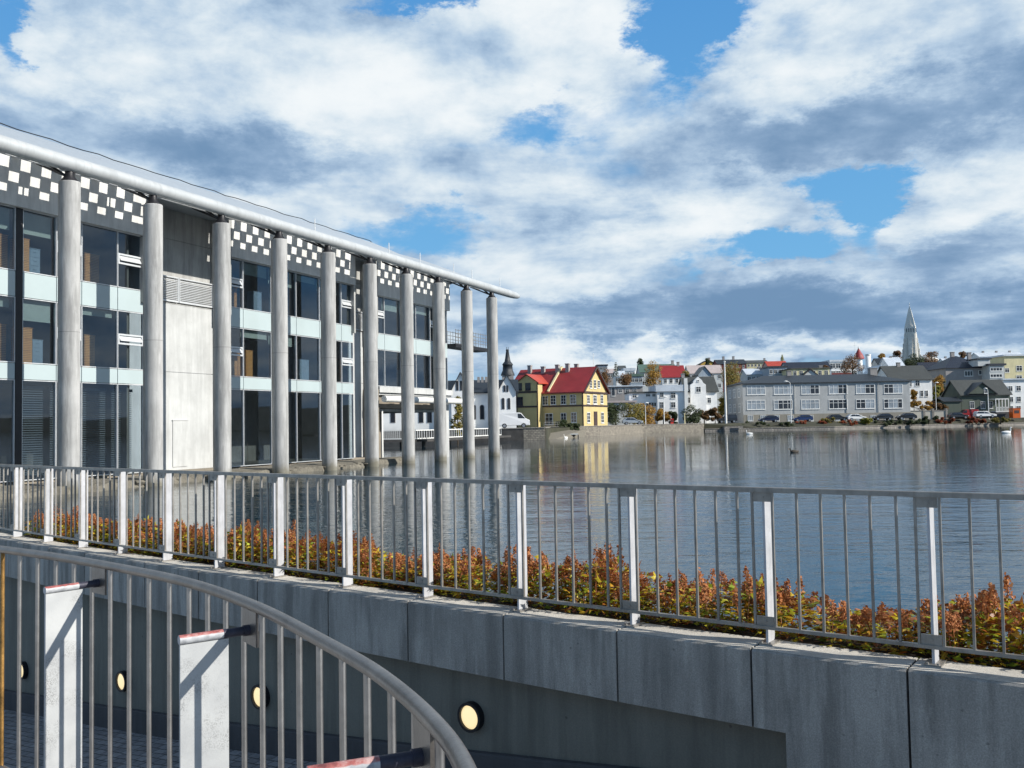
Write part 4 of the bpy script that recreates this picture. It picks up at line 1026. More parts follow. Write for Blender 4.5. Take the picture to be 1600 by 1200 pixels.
# trims: eaves, belt course, corner boards
m = MB(); zmid = aty(911, 633.5, Zc).z
o0 = lambda p: Vector((p.x, p.y, 0))
m.obox(E0 + nL * .02 + UP * (zmid - .13), D * (ll + .02), nL * .08, UP * .26); m.obox(Cn + nG * .02 + UP * (zmid - .13), G * g, nG * .08, UP * .26)
m.obox(E0 + nL * .02 + UP * (ze - .35), D * (ll + .02), nL * .18, UP * .3); m.obox(Cn + nG * .02 + UP * (ze - .35), G * g, nG * .18, UP * .3)
m.obox(Cn + nL * .02 - D * .08 + UP * zb, D * .18, nL * .10, UP * (zmid - .14 - zb)); m.obox(Cn + nL * .02 - D * .08 + UP * (zmid + .14), D * .18, nL * .10, UP * (ze - .36 - zmid - .14))
for a, b in ((Cn - G * .35 + UP * (ze - .2), Cn + G * g / 2 + UP * (zr + .08)), (Cn + G * (g + .35) + UP * (ze - .2), Cn + G * g / 2 + UP * (zr + .08))): m.bar(a + nG * .46, b + nG * .46, .1, .32)
wf = Wc + nL * pr
m.obox(wf + nL * .01 + UP * (zmid - .13), D * (w1 - w0), nL * .07, UP * .26); m.obox(wf + nL * .01 + UP * (zw - .2), D * (w1 - w0), nL * .07, UP * .3)
for a in (0, w1 - w0 - .16): m.obox(wf + D * a + nL * .01 + UP * zb, D * .16, nL * .09, UP * (zmid - .14 - zb)); m.obox(wf + D * a + nL * .01 + UP * (zmid + .14), D * .16, nL * .09, UP * (zwt - zmid - .14))
m.build('trim', M['trim'], yh)
lw = [(848, 618.5, 856, 633), (860.5, 617.5, 868.5, 632.5), (876.5, 617, 884.5, 632), (891, 616.5, 900, 631.5), (852, 645.5, 864, 664), (876.5, 645, 885, 664), (892.5, 644, 901, 660.5)]
windows(yh, Cn + nL * .001, D, nL, px_rects(Cn, D, nL, [(*r, 2, 3) for r in lw]))
gw = [(917, 617, 921, 631), (926.5, 617, 932, 631.5), (938, 617, 942, 631), (917, 644, 921.5, 661), (939, 644, 943, 661), (921, 594, 924.5, 606.5), (927.5, 593.5, 931, 607), (933.5, 594.5, 937, 606)]
windows(yh, Cn + nG * .001, G, nG, px_rects(Cn, G, nG, [(*r, 2, 3) for r in gw]))
for r in px_rects(Cn, G, nG, [(928, 643, 932.5, 665)]):
    m = MB(); m.obox(Cn + G * r[0] + UP * zb, G * (r[1] - r[0]), nG * .1, UP * (r[3] - zb)); m.build('door', M['trim'], yh)
windows(yh, wf, D, nL, px_rects(wf, D, nL, [(*r, 3, 2) for r in [(809, 598.5, 815.5, 610), (821, 598, 829, 610), (806, 620, 817, 634), (806, 647, 815, 660)]]), frame=M['trim'])
fp_ = thing('flagpole', Cn + G * g * .5 + D * -.2 + UP * zr, 0, 'thin white pole rising from the gable of the yellow house', 'flagpole')
p = Cn + G * g * .5 - D * .2; MB().tube([p + UP * (zr - .3), p + UP * (zr + 2.2)], [.05, .03], 8).build('pole', M['white_paint'], fp_); MB().lathe(p + UP * (zr + 2.2), [(.02, 0), (.07, .05), (.07, .1), (.01, .15)], 10).build('finial', M['white_paint'], fp_)

# ------------------------------------------------------------------ white houses beyond the columns
def arched(root, o, t, out, rects):
    for r in px_rects(o, t, out, rects):
        u0, u1, z0, z1 = r[:4]; uc = (u0 + u1) / 2; rr = (u1 - u0) / 2
        poly = lambda s: [(uc - rr * s, z0 - (s - 1) * rr), (uc + rr * s, z0 - (s - 1) * rr)] + [(uc + rr * s * math.cos(a), z1 - rr + rr * s * math.sin(a)) for a in [math.pi * k / 8 for k in range(9)]]
        w = MB().prism(poly(1.25), Vector((o.x, o.y, 0)), t, UP, out * .05).build('window', M['taupe'], root); MB().prism(poly(1.0), Vector((o.x, o.y, 0)) + out * .051, t, UP, out * .02).build('pane', M['pane'], w)
Zw = 133
h = house('white_house', 'white masonry house with arched windows and dark slate roof, seen between the last columns', 588, 806, Zw, Zw, 614, 597, 9, 'x', 'white', 'slate_roof', base=1.3)
t, mm = h['t'], h['mm']
for a, b, pk, ey in ((705, 734, 583, 611), (778, 806, 586.5, 612)):
    A = aty(a, ey, Zw - 1.2); A.z = 0; wd = (aty(b, ey, Zw - 1.2).x - A.x); zE = aty(a, ey, Zw - 1.2).z; zP = aty((a + b) / 2, pk, Zw - 1.2).z
    m = MB(); m.obox(A + UP * 1.3, t * wd, mm * 1.19, UP * (zE - 1.3)); m.prism([(0, zE + .001), (wd, zE + .001), (wd / 2, zP)], A, t, UP, mm * .2); m.build('gable_bay', M['white'], h['root'])
    m = MB(); roof_gable(m, A, t, mm, wd, 5.2, zE, zP, 'y', .25, .2); m.build('gable_roof', M['slate_roof'], h['root'])
    if a > 750: arched(h['root'], A, t, -mm, [(787, 602, 789.5, 612), (791.5, 602, 794, 612), (784.5, 622, 788, 639), (793.5, 622, 797, 639), (785, 650, 788, 663), (793.5, 650, 797, 663)])
    else: arched(h['root'], A, t, -mm, [(713, 595, 716, 610), (719, 595, 721.5, 610)])
arched(h['root'], h['A'], t, -mm, [(750.5, 633, 756, 655), (739, 633, 743, 655), (611, 636, 617, 660), (637, 636, 643, 660), (655, 636, 661, 660), (668, 636, 674, 660), (685, 636, 691, 660)])
m = MB(); q = h['A'] + t * 14.5; 
for k in range(4): m.obox(q + t * (k * .55) - mm * .0 + UP * (aty(755, 592, Zw).z - .5), t * .35, mm * .5, UP * .8)
m.build('chimney', M['taupe'], h['root'])
# dark church spire
Zs = 205; c = aty(793.5, 590, Zs); 
sp = thing('church_steeple', Vector((c.x, Zs, tz(c.x, Zs))), 0, 'dark lead church steeple rising behind the red roofs by the last column', 'church')
k = Zs / F; z0 = aty(793, 587, Zs).z; b = Vector((c.x, Zs, 0))
MB().box(c.x - 9 * k, c.x + 9 * k, Zs - 9 * k, Zs + 9 * k, tz(0, Zs) - .5, z0).build('tower', M['taupe'], sp)
m = MB(); m.lathe(b, [(11.5 * k, z0 + .001), (11.5 * k, z0 + 2 * k), (8.6 * k, z0 + 8 * k), (8 * k, z0 + 16 * k), (9.2 * k, z0 + 17 * k), (8 * k, z0 + 19 * k), (5.2 * k, z0 + 22 * k), (4.2 * k, z0 + 27 * k), (2.2 * k, z0 + 39 * k), (2.8 * k, z0 + 40 * k), (2.4 * k, z0 + 41 * k), (.4 * k, z0 + 41.5 * k)], 8, rot=.39); 
s2 = m.build('spire', M['slate_roof'], sp)
m = MB()
for xx in (-1.3, 1.3): m.tube([b + Vector((xx * k, 0, z0 + 41 * k)), b + Vector((xx * k, 0, z0 + 45 * k))], .05, 6)
m.build('finial', M['black_steel'], s2)

# ------------------------------------------------------------------ shore houses to the right of the yellow house
house('flat_house', 'taupe flat roofed house with dark stair window just right of the yellow house', 950, 1004, 212, 212, 604, 602.5, 10, 'flat', 'taupe', 'white_roof', [(955.5, 604.8, 961, 619, 1, 1), (966, 607, 972, 614), (977, 607, 983, 614), (989, 607, 995, 614)])
house('low_house', 'low pale house with a reddish balcony line right of the yellow house', 948, 992, 199, 199, 629, 626, 9, 'flat', 'palegrey', 'pinkgrey', [(952, 633, 957, 641), (963, 632, 968, 640), (974, 632, 979, 640)])
h = house('white_house', 'white flat roofed modern house with paired dark windows, between yellow house and steep dark roofs', 1027, 1072, 200, 200, 611.5, 601.5, 10, 'flat', 'white', 'white_roof', [(1048, 613, 1055.5, 622.5), (1048, 628, 1055.5, 637.5), (1031, 613, 1037, 621), (1031, 628, 1037, 638)])
A = aty(983, 614, 201.5); A.z = 0; zt = aty(983, 614.5, 201.5).z; wd = aty(1026.9, 614, 201.5).x - A.x
MB().obox(A + UP * 1.2, Vector((wd, 0, 0)), Vector((0, 8, 0)), UP * (zt - 1.2)).build('wing', M['white'], h['root'])
MB().obox(A + Vector((-.2, -.3, zt)), Vector((wd + .15, 0, 0)), Vector((0, 8, 0)), UP * .3).build('wing_roof', M['grey_roof'], h['root'])
windows(h['root'], A, Vector((1, 0, 0)), Vector((0, -1, 0)), px_rects(A, Vector((1, 0, 0)), Vector((0, -1, 0)), [(988, 616, 995, 622), (1009, 614.8, 1016, 620), (1019, 614.8, 1024.5, 620), (1009, 628, 1026, 636, 4, 1)]))
MB().obox(aty(1069, 595, 199.5).xy.to_3d() + UP * 1.2, Vector((.7, 0, 0)), Vector((0, .4, 0)), UP * (aty(1070, 591, 199.5).z - 1.2)).build('chimney', M['white_paint'], h['root'])
h = house('gabled_house', 'white house with dark steep roof and a pale shaped gable in the middle', 1071.5, 1120, 203, 203, 611, 590, 9, 'x', 'white', 'grey_roof', [(1072.5, 621, 1078.5, 630), (1080.5, 621, 1087, 630), (1097, 621, 1103, 630), (1105, 621, 1111, 630)], chim=((.04, .5, .8, .7),))
A = aty(1079, 605, 202); A.z = 0; t = Vector((1, 0, 0)); wd = aty(1103, 605, 202).x - A.x; z1 = aty(1091, 601, 202).z; z2 = aty(1091, 588.5, 202).z
MB().prism([(0, 1.3), (wd, 1.3), (wd, z1), (wd * .84, z1 + .35), (wd * .74, z1 + 1.0), (wd * .5, z2), (wd * .26, z1 + 1.0), (wd * .16, z1 + .35), (0, z1)], A, t, UP, Vector((0, .98, 0))).build('shaped_gable', M['white'], h['root'])
m = MB(); roof_gable(m, A + Vector((wd * .13, .3, 0)), t, Vector((0, 1, 0)), wd * .74, 5, z1 + .3, z2 - .4, 'y', .0, .15); m.build('gable_roof', M['grey_roof'], h['root'])
windows(h['root'], A, t, Vector((0, -1, 0)), px_rects(A, t, Vector((0, -1, 0)), [(1087.5, 604, 1095, 613), (1089, 593.5, 1092.5, 596.5, 1, 1)]))
# long grey school-like block
ROWS = [(601.8, 617.2), (625, 640.5)]; COLS_ = [(1167, 1195.5), (1209, 1238), (1252, 1280), (1295, 1324), (1337.5, 1366.5), (1381, 1410)]
pat = [['pppp', 'pppp', 'ppdd', 'ppdd', 'ppdd', 'ddpp'], ['pppp', 'pddd', 'pppp', 'dddd', 'ddpp', 'dppd']]
gb = house('grey_block', 'long grey rendered three storey block with white many paned windows facing the lake', 1160, 1421, 206, 206, 597.8, 585.5, 15, 'hip', 'greywall', 'slate_roof', chim=((.34, .5, .9, .9), (.86, .5, 1.2, 1.6)), cat='building', base=1.2)
A, t, mm = gb['A'], gb['t'], gb['mm']; rects = []
for j, (y0, y1) in enumerate(ROWS):
    for i, (x0, x1) in enumerate(COLS_):
        dy = -(x0 - 1160) * .0175
        r = px_rects(A, t, -mm, [(x0, y0 + dy * .55, x1, y1 + dy * .55)])[0]; rects.append((*r, 4, 2, M['pale_pane'], pat[j][i]))
for x0 in (1168, 1188, 1209, 1230.5, 1262, 1303, 1338, 1360, 1382, 1404):
    r = px_rects(A, t, -mm, [(x0, 648.5, x0 + 8.5, 658)])[0]; rects.append((r[0], r[1], r[2], r[3], 3, 1, M['pale_pane']))
windows(gb['root'], A, t, -mm, rects[:12]); windows(gb['root'], A - mm * .121, t, -mm, rects[12:])
m = MB(); zq = aty(1290, 646, 206).z; m.obox(A - mm * .12 + UP * 1.2, t * gb['w'], mm * .119, UP * (zq - 1.2)); m.build('basement_wall', M['basement'], gb['root'])
m = MB()
for f in (.31, .62, .81): m.tube([A + t * gb['w'] * f - mm * .13 + UP * (zq + .02), A + t * gb['w'] * f - mm * .13 + UP * (gb['ze'] - .1)], .07, 8)
m.build('downpipe', M['greywall'], gb['root'])
windows(gb['root'], A + Vector((-.001, 0, 0)), mm, -t, [(u, u + 2.2, z, z + 2.0, 3, 2) for u in (2, 6.5, 11) for z in (3.9, 7.3)], pane=M['pale_pane'])
# stone garden wall, white house behind it
m = MB(); a = aty(1421.8, 650, 207); b = aty(1481, 650, 207); w_ = thing('garden_wall', Vector((a.x, 207, 1.5)), 0, 'pale stone garden wall right of the long grey block', 'wall')
m.box(a.x, b.x, 207, 207.5, 1.2, aty(1450, 642, 207).z); m.build('wall_face', M['gardenstone'], w_)
m = MB(); m.box(a.x, b.x + .1, 206.9, 207.6, aty(1450, 642, 207).z + .001, aty(1450, 641, 207).z); m.build('coping', M['stone_edge'], w_)
for xx in (1444, 1458, 1479): m = MB(); q = aty(xx, 650, 207).x; m.box(q - .22, q + .22, 206.85, 207.65, 1.2, aty(1450, 638.5, 207).z); m.build('gate_pier', M['stone_edge'], w_)
h = house('white_house', 'white house with plain grey roof and bright gable end, behind the garden wall', 1392, 1456, 226, 226, 592.5, 572.5, 11, 'x', 'white', 'grey_roof', [(1430, 594, 1437, 603.5), (1438, 610, 1442.5, 620), (1445.5, 610, 1450, 620), (1421, 596, 1424.5, 604)], chim=((.42, .5, .9, .8),), base=1.4)
house('dark_roofed_house', 'house with black blue roof and white gable window, left of the big grey villa', 1448, 1480, 262, 262, 588, 567, 10, 'x', 'bluegrey', 'blue_roof', [(1471, 590, 1476, 598)])
h = house('grey_villa', 'big grey villa with dark blue hipped roofs and white balconies on the slope', 1477.5, 1545, 250, 250, 575, 556, 14, 'hip', 'taupe', 'blue_roof', [(1507, 579, 1520, 588, 3, 1), (1529, 578, 1541, 586, 3, 1), (1507, 596, 1513, 605), (1528, 596, 1534, 605)], chim=((.45, .5, 1, .9), (.85, .5, .8, .9)))
A = aty(1528, 571, 247); zt = aty(1537, 561.5, 247).z; A.z = 0
MB().obox(A + UP * (h['ze'] + .3), Vector((3.3, 0, 0)), Vector((0, 5, 0)), UP * (zt - h['ze'] - .3)).build('dormer', M['palegrey'], h['root']); MB().obox(A + Vector((-.3, -.3, zt)), Vector((3.9, 0, 0)), Vector((0, 6, 0)), UP * .3).build('dormer_roof', M['blue_roof'], h['root'])
house('balcony_block', 'pale flat block with long balconies right of the big grey villa', 1545.5, 1569, 246, 246, 571, 568, 10, 'flat', 'palegrey', 'blue_roof', [(1547, 574, 1566, 580, 4, 1), (1547, 584, 1566, 590, 4, 1)], cat='building')
house('pale_block', 'cream flat roofed block with rows of white windows on the right skyline', 1569, 1640, 258, 258, 556, 553.5, 12, 'flat', 'cream', 'white_roof', [(1570, 575, 1577, 582), (1588, 571, 1597, 580), (1602, 571, 1611, 580), (1588, 586, 1597, 592)], cat='building')
house('white_block', 'white rendered block with square dark windows at the right edge above the orange kiosk', 1568, 1640, 224, 224, 593, 591, 10, 'flat', 'white', 'white_roof', [(1575.5, 603, 1582, 611.5), (1588, 602.5, 1595, 611), (1576.5, 620, 1583, 628.5), (1588.5, 619.5, 1595, 628), (1576, 634, 1583, 640), (1588, 634, 1595, 640)], cat='building')
# dark green timber house
h = house('green_house', 'dark green timber house with grey roof, broad middle gable and white porch', 1502, 1578, 213, 213, 616, 594.5, 9, 'x', 'darkgreen', 'grey_roof', [(1515.5, 627, 1522, 638.5), (1532.5, 627, 1539, 638.5), (1545, 627, 1551, 638.5)], base=1.3)
A = aty(1513, 615, 212.3); A.z = 0; t = Vector((1, 0, 0)); wd = aty(1556, 615, 212.3).x - A.x; z1 = aty(1535, 615, 212.3).z; z2 = aty(1535, 598, 212.3).z
MB().prism([(0, z1), (wd, z1), (wd / 2, z2)], A, t, UP, Vector((0, .6, 0))).build('gable', M['darkgreen'], h['root'])
m = MB(); roof_gable(m, A, t, Vector((0, 1, 0)), wd, 4.6, z1, z2, 'y', .35, .18); m.build('gable_roof', M['slate_roof'], h['root'])
windows(h['root'], A, t, Vector((0, -1, 0)), px_rects(A, t, Vector((0, -1, 0)), [(1537.5, 608, 1543, 614.8)]))
A2 = aty(1475, 625, 211); A2.z = 0; w2 = aty(1501.8, 625, 211).x - A2.x; MB().obox(A2 + UP * 1.3, t * w2, Vector((0, 6, 0)), UP * (aty(1488, 627, 211).z - 1.3)).build('annex', M['darkgreen'], h['root'])
m = MB(); roof_gable(m, A2, t, Vector((0, 1, 0)), w2, 6, aty(1488, 627, 211).z, aty(1488, 621, 211).z, 'x', .3, .15); m.build('annex_roof', M['slate_roof'], h['root'])
A3 = aty(1556, 640, 210.5); A3.z = 0; w3 = aty(1577, 640, 210.5).x - A3.x; m = MB(); zf = aty(1566, 642, 210.5).z; zt = aty(1566, 624, 210.5).z
m.obox(A3 + UP * (zf - .25), t * w3, Vector((0, 2.3, 0)), UP * .25); m.obox(A3 + UP * zt, t * w3, Vector((0, 2.3, 0)), UP * .2)
for q in range(5): m.obox(A3 + t * (w3 - .15) * q / 4 + UP * zf, t * .15, Vector((0, .15, 0)), UP * (zt - zf))
m.obox(A3 + UP * (zf + .8), t * w3, Vector((0, .08, 0)), UP * .1)
for q in range(18): m.obox(A3 + t * w3 * q / 18 + UP * zf, t * .05, Vector((0, .05, 0)), UP * .8)
m.build('porch', M['white_paint'], h['root']); MB().obox(A3 + UP * 1.3, t * w3, Vector((0, 2.2, 0)), UP * (zf - .26 - 1.3)).build('porch_base', M['skirting'], h['root'])

# ------------------------------------------------------------------ houses up the hill
HILL = [
 ('red_roofed_house', 'house with bright red roof beside the orange tree on the slope', 1035, 1071, 300, 589, 572, 9, 'x', 'white', 'red_roof', (4, 2, 1, 1.4), ((.8, .5, 1.2, .8),)),
 ('green_roofed_house', 'long house with dull green roof behind the orange tree', 1000, 1056, 345, 581, 570, 9, 'x', 'palegrey', 'green_roof', (6, 2, 1, 1.4), ((.97, .5, 1.4, .9),)),
 ('green_flat_house', 'small greenish flat topped house left of the orange tree', 985, 1004, 275, 588, 584, 8, 'flat', 'bluegrey', 'green_roof', (3, 2, 1, 1.2), ()),
 ('white_cottage', 'small white cottage with pale roof above the flat taupe house', 962, 977, 320, 588, 580.5, 8, 'x', 'white', 'white_roof', (3, 1, 1, 1.2), ()),
 ('white_flat_house', 'white flat house on the skyline right of the conifer', 975, 992, 385, 579.5, 575, 8, 'flat', 'white', 'white_roof', (4, 2, 1, 1.2), ((.7, .4, 1, .6),)),
 ('grey_cottage', 'grey cottage directly behind the conifer on the skyline', 968, 978, 400, 577, 572, 8, 'x', 'bluegrey', 'grey_roof', (2, 1, 1, 1.2), ()),
 ('blue_block', 'small dark blue flat block on the skyline above the yellow house gable', 933, 949, 420, 571.5, 569.5, 9, 'flat', 'bluegrey', 'blue_roof', (4, 2, 1.2, 1.4), ()),
 ('pink_roofed_house', 'wide house with dusty pink roof left of the big olive tree', 1077, 1129, 310, 583, 571.5, 9, 'x', 'palegrey', 'pinkgrey', (5, 2, 1, 1.4), ()),
 ('grey_gabled_house', 'small grey house showing its gable in front of the dusty pink roof', 1091, 1111, 276, 585, 573, 8, 'y', 'bluegrey', 'grey_roof', (3, 2, .9, 1.3), ()),
 ('ochre_house', 'ochre gabled house with black chimneys on the skyline', 1095, 1118, 430, 568.5, 562.5, 10, 'y', 'ochre', 'trim', (3, 1, 1, 1.2), ((.7, .4, 1.2, .8),)),
 ('dark_red_house', 'dark red block with near black roof above the big olive tree', 1121, 1166, 410, 568.5, 562.5, 10, 'x', 'darkred', 'slate_roof', (5, 2, 1, 1.3), ((.3, .5, 1.5, .9), (.65, .5, 1.5, .9))),
 ('cream_row', 'long cream house row on the skyline between dark red block and red roof', 1167, 1200, 460, 567, 563.5, 9, 'x', 'cream', 'grey_roof', (6, 2, 1, 1.3), ((.95, .5, 1, .8),)),
 ('wide_red_roofed_house', 'house with wide low red roof on the skyline below a small yellow tree', 1200, 1231, 420, 572, 565, 9, 'x', 'pinkgrey', 'orange_roof', (4, 2, 1, 1.2), ()),
 ('pale_roofed_house', 'house with pale blue white roof just above the left end of the long grey block', 1167, 1195, 262, 585, 577, 8, 'x', 'palegrey', 'white_roof', (4, 1, 1, 1.2), ((.9, .5, .6, .9),)),
 ('dark_flat_house', 'dark flat house just behind the roof of the long grey block', 1201, 1229, 255, 574, 572, 9, 'flat', 'bluegrey', 'slate_roof', (4, 2, .9, 1.2), ()),
 ('dark_blue_hall', 'long building with dark blue roof and white rim above the long grey block', 1230, 1299, 345, 576, 566.5, 10, 'x', 'bluegrey', 'blue_roof', (8, 2, 1, 1.3), ()),
 ('cream_house', 'cream flat topped house with brown middle gable directly above the long grey block', 1237, 1296, 246, 576, 574.5, 9, 'flat', 'cream', 'grey_roof', (6, 1, .9, 1.2), ((.85, .3, .8, .9),)),
 ('glazed_block', 'white block with wide glazing and red base left of the bare tree', 1297, 1338, 355, 565, 562, 10, 'flat', 'white', 'white_roof', (5, 2, 2.4, 2.0), ()),
 ('white_gabled_house', 'small white gabled house behind the right end of the long grey block', 1368, 1386, 268, 581, 571.5, 9, 'y', 'white', 'white_roof', (2, 1, .9, 1.2), ()),
 ('slate_roofed_house', 'dark slate roofed house below the church tower on its left', 1374, 1393, 370, 572, 560.5, 10, 'x', 'palegrey', 'slate_roof', (3, 2, 1, 1.3), ()),
 ('bright_roofed_house', 'house with bright sloping white roof left of the green tree under the church', 1389, 1413, 340, 572, 559, 10, 'x', 'white', 'white_roof', (3, 2, 1, 1.3), ((.5, .5, .5, .7),)),
 ('white_long_house', 'long white house on the skyline right of the russet trees', 1478, 1503, 420, 568, 560, 10, 'x', 'white', 'white_roof', (4, 2, 1, 1.3), ((.3, .5, .8, .8),)),
 ('white_terrace', 'white terrace with several chimneys on the far right skyline', 1530, 1600, 470, 557, 551, 10, 'x', 'white', 'white_roof', (9, 2, 1, 1.4), ((.2, .5, .8, .9), (.5, .5, .8, .9), (.8, .5, .8, .9))),
 ('grey_skyline_house', 'grey house on the skyline between yellow house roof and blue block', 950, 962, 360, 583, 577, 8, 'x', 'taupe', 'pinkgrey', (3, 1, 1, 1.2), ()),
]
for nm, lb, x0, x1, Z, ye, yr, d, rg, wl, rfm, au, ch_ in HILL:
    h = house(nm, lb, x0, x1, Z, Z, ye, yr, d, rg, wl, rfm, chim=ch_, auto=au, cat='house', ov=.3)
    if nm == 'cream_house':
        A = aty(1256, 586, 245); A.z = 0; wd = aty(1277, 586, 245).x - A.x; z1 = aty(1266, 586, 245).z; z2 = aty(1266, 576, 245).z
        MB().prism([(0, z1), (wd, z1), (wd / 2, z2 - .3)], A, t, UP, Vector((0, .9, 0))).build('gable', M['palegrey'], h['root'])
        m = MB(); roof_gable(m, A, t, Vector((0, 1, 0)), wd, 3, z1, z2 - .2, 'y', .3, .2); m.build('gable_roof', M['trim'], h['root'])
    if nm == 'glazed_block':
        MB().obox(h['A'] - h['mm'] * .3 + UP * (h['ze'] - 6.5), h['t'] * h['w'] * .8, h['mm'] * .29, UP * 2.2).build('red_base', M['darkred'], h['root'])
# turret with red cone and the white cylinder next to it
Z = 380; k = Z / F; c = aty(1342.5, 575, Z); b = Vector((c.x, Z, 0)); zt = aty(1342, 561, Z).z
r = thing('turret', Vector((c.x, Z, tz(0, Z))), 0, 'small white round turret with a flared red cone roof on the skyline', 'tower')
MB().lathe(b, [(5 * k, tz(0, Z) - .5), (5 * k, zt)], 16).build('shaft', M['white'], r)
MB().lathe(b, [(8.2 * k, zt + .001), (8 * k, zt + 2 * k), (6 * k, zt + 7 * k), (3.4 * k, zt + 11 * k), (1.2 * k, zt + 16 * k)], 12).build('roof', M['red_roof'], r)
MB().lathe(b, [(1.0 * k, zt + 16 * k), (1.3 * k, zt + 17 * k), (.2 * k, zt + 21 * k)], 8).build('finial', M['white_paint'], r)
c = aty(1357, 575, 330); k = 330 / F; r = thing('round_tower', Vector((c.x, 330, tz(0, 330))), 0, 'plain white cylindrical tower right of the red coned turret', 'tower')
MB().lathe(Vector((c.x, 330, 0)), [(4 * k, tz(0, 330) - .5), (4 * k, aty(1357, 554, 330).z), (3.4 * k, aty(1357, 554, 330).z)], 20).build('shaft', M['white'], r); MB().lathe(Vector((c.x, 330, 0)), [(4.3 * k, aty(1357, 556, 330).z), (4.3 * k, aty(1357, 553.5, 330).z)], 20).build('rim', M['white_paint'], r)
c = aty(1336.5, 560, 375); r = thing('mast', Vector((c.x, 375, tz(0, 375))), 0, 'thin pale mast just left of the red coned turret', 'mast')
MB().tube([Vector((c.x, 375, tz(0, 375) - .5)), Vector((c.x, 375, aty(1336, 534, 375).z))], [.14, .06], 8).build('pole', M['white_paint'], r); MB().bar(Vector((c.x - .8, 375, aty(1336, 540, 375).z)), Vector((c.x + .8, 375, aty(1336, 540, 375).z)), .08, .08).build('crossarm', M['white_paint'], r)
# ------------------------------------------------------------------ church tower on the hill
Z = 900; k = Z / F; c = aty(1425.5, 600, Z); b = Vector((c.x, Z, 0)); zb = tz(0, Z) - 1; yz = lambda y: aty(1425.5, y, Z).z
r = thing('church_tower', Vector((c.x, Z, zb)), 0, 'tall pale concrete church tower with stepped buttress shoulders and pointed spire on the hilltop', 'church')
rot = RAD(28); ca, sa = math.cos(rot), math.sin(rot)
ax, ay = Vector((ca, -sa, 0)), Vector((sa, ca, 0))
m = MB(); h0, h1, h2 = 9.6 * k, 8.4 * k, 7.9 * k
def frus(m, l0, z0, l1, z1):
    q = [(-1, -1), (1, -1), (1, 1), (-1, 1)]
    m.hexa([b + ax * (l0 * i) + ay * (l0 * j) + UP * z0 for i, j in q] + [b + ax * (l1 * i) + ay * (l1 * j) + UP * z1 for i, j in q])
frus(m, h0, zb, h2, yz(521)); m.build('shaft', M['churchstone'], r)
m = MB(); frus(m, h2 * 1.04, yz(521) + .01, h2 * .98, yz(512)); bel = m.build('belfry', M['churchstone'], r)
for dirv, sd_ in ((-ay, ax), (ax, ay), (-ax, ay)):
    for i in (-.6, -.2, .2, .6):
        m = MB(); m.obox(b + dirv * (h2 * 1.0) + sd_ * (h2 * i - .5 * k) + UP * yz(519.5), sd_ * k, dirv * (.45 * k), UP * (yz(513.5) - yz(519.5))); m.build('opening', M['pane'], bel)
m = MB(); frus(m, h2 * .98, yz(512) + .01, h2 * .36, yz(488)); frus(m, h2 * .36, yz(488) + .01, .5 * k, yz(478.5)); spr = m.build('spire', M['churchstone'], r)
m = MB()
for dirv, sd_ in ((-ay, ax), (ax, ay), (-ax, -ay), (ay, ax)):
    for i in range(-3, 4):
        f = i / 3.5
        m.bar(b + dirv * (h0 + .1) + sd_ * (h0 * f) + UP * (zb + 2), b + dirv * (h2 + .1) + sd_ * (h2 * f) + UP * yz(522), 1.1 * k, 1.1 * k)
        if abs(i) < 3: m.bar(b + dirv * (h2 * .98) + sd_ * (h2 * f * .9) + UP * yz(511), b + dirv * (h2 * .36) + sd_ * (h2 * .3 * f) + UP * (yz(490 + abs(i) * 4)), .7 * k, .7 * k)
m.build('rib', M['churchstone'], r)
m = MB()
for q in range(1, 6):     # shoulders stepping down on both sides
    zq = yz(521 + q * 7.2 + q * q * .3)
    for sg in (-1, 1):
        for dirv, sd_ in ((ax, ay), (ay, ax)):
            p = b + dirv * sg * (h1 + q * 1.25 * k)
            m.obox(p - dirv * .6 * k - sd_ * (3.4 * k - q * .3 * k) + UP * zb, dirv * 1.2 * k, sd_ * (6.8 * k - q * .6 * k), UP * (zq - zb))
m.build('buttress', M['churchstone'], r)
m = MB(); m.bar(b + UP * yz(479), b + UP * yz(473), .5 * k, .5 * k); m.bar(b - ax * 1.2 * k + UP * yz(475), b + ax * 1.2 * k + UP * yz(475), .45 * k, .45 * k); m.build('cross', M['white_paint'], spr)
A = aty(1440, 562, 900); MB().lathe(Vector((A.x + 14, 915, 0)), [(11, zb), (11, yz(566)), (8, yz(560)), (4, yz(556.5)), (.5, yz(555))], 16).build('apse_dome', M['churchstone'], r)

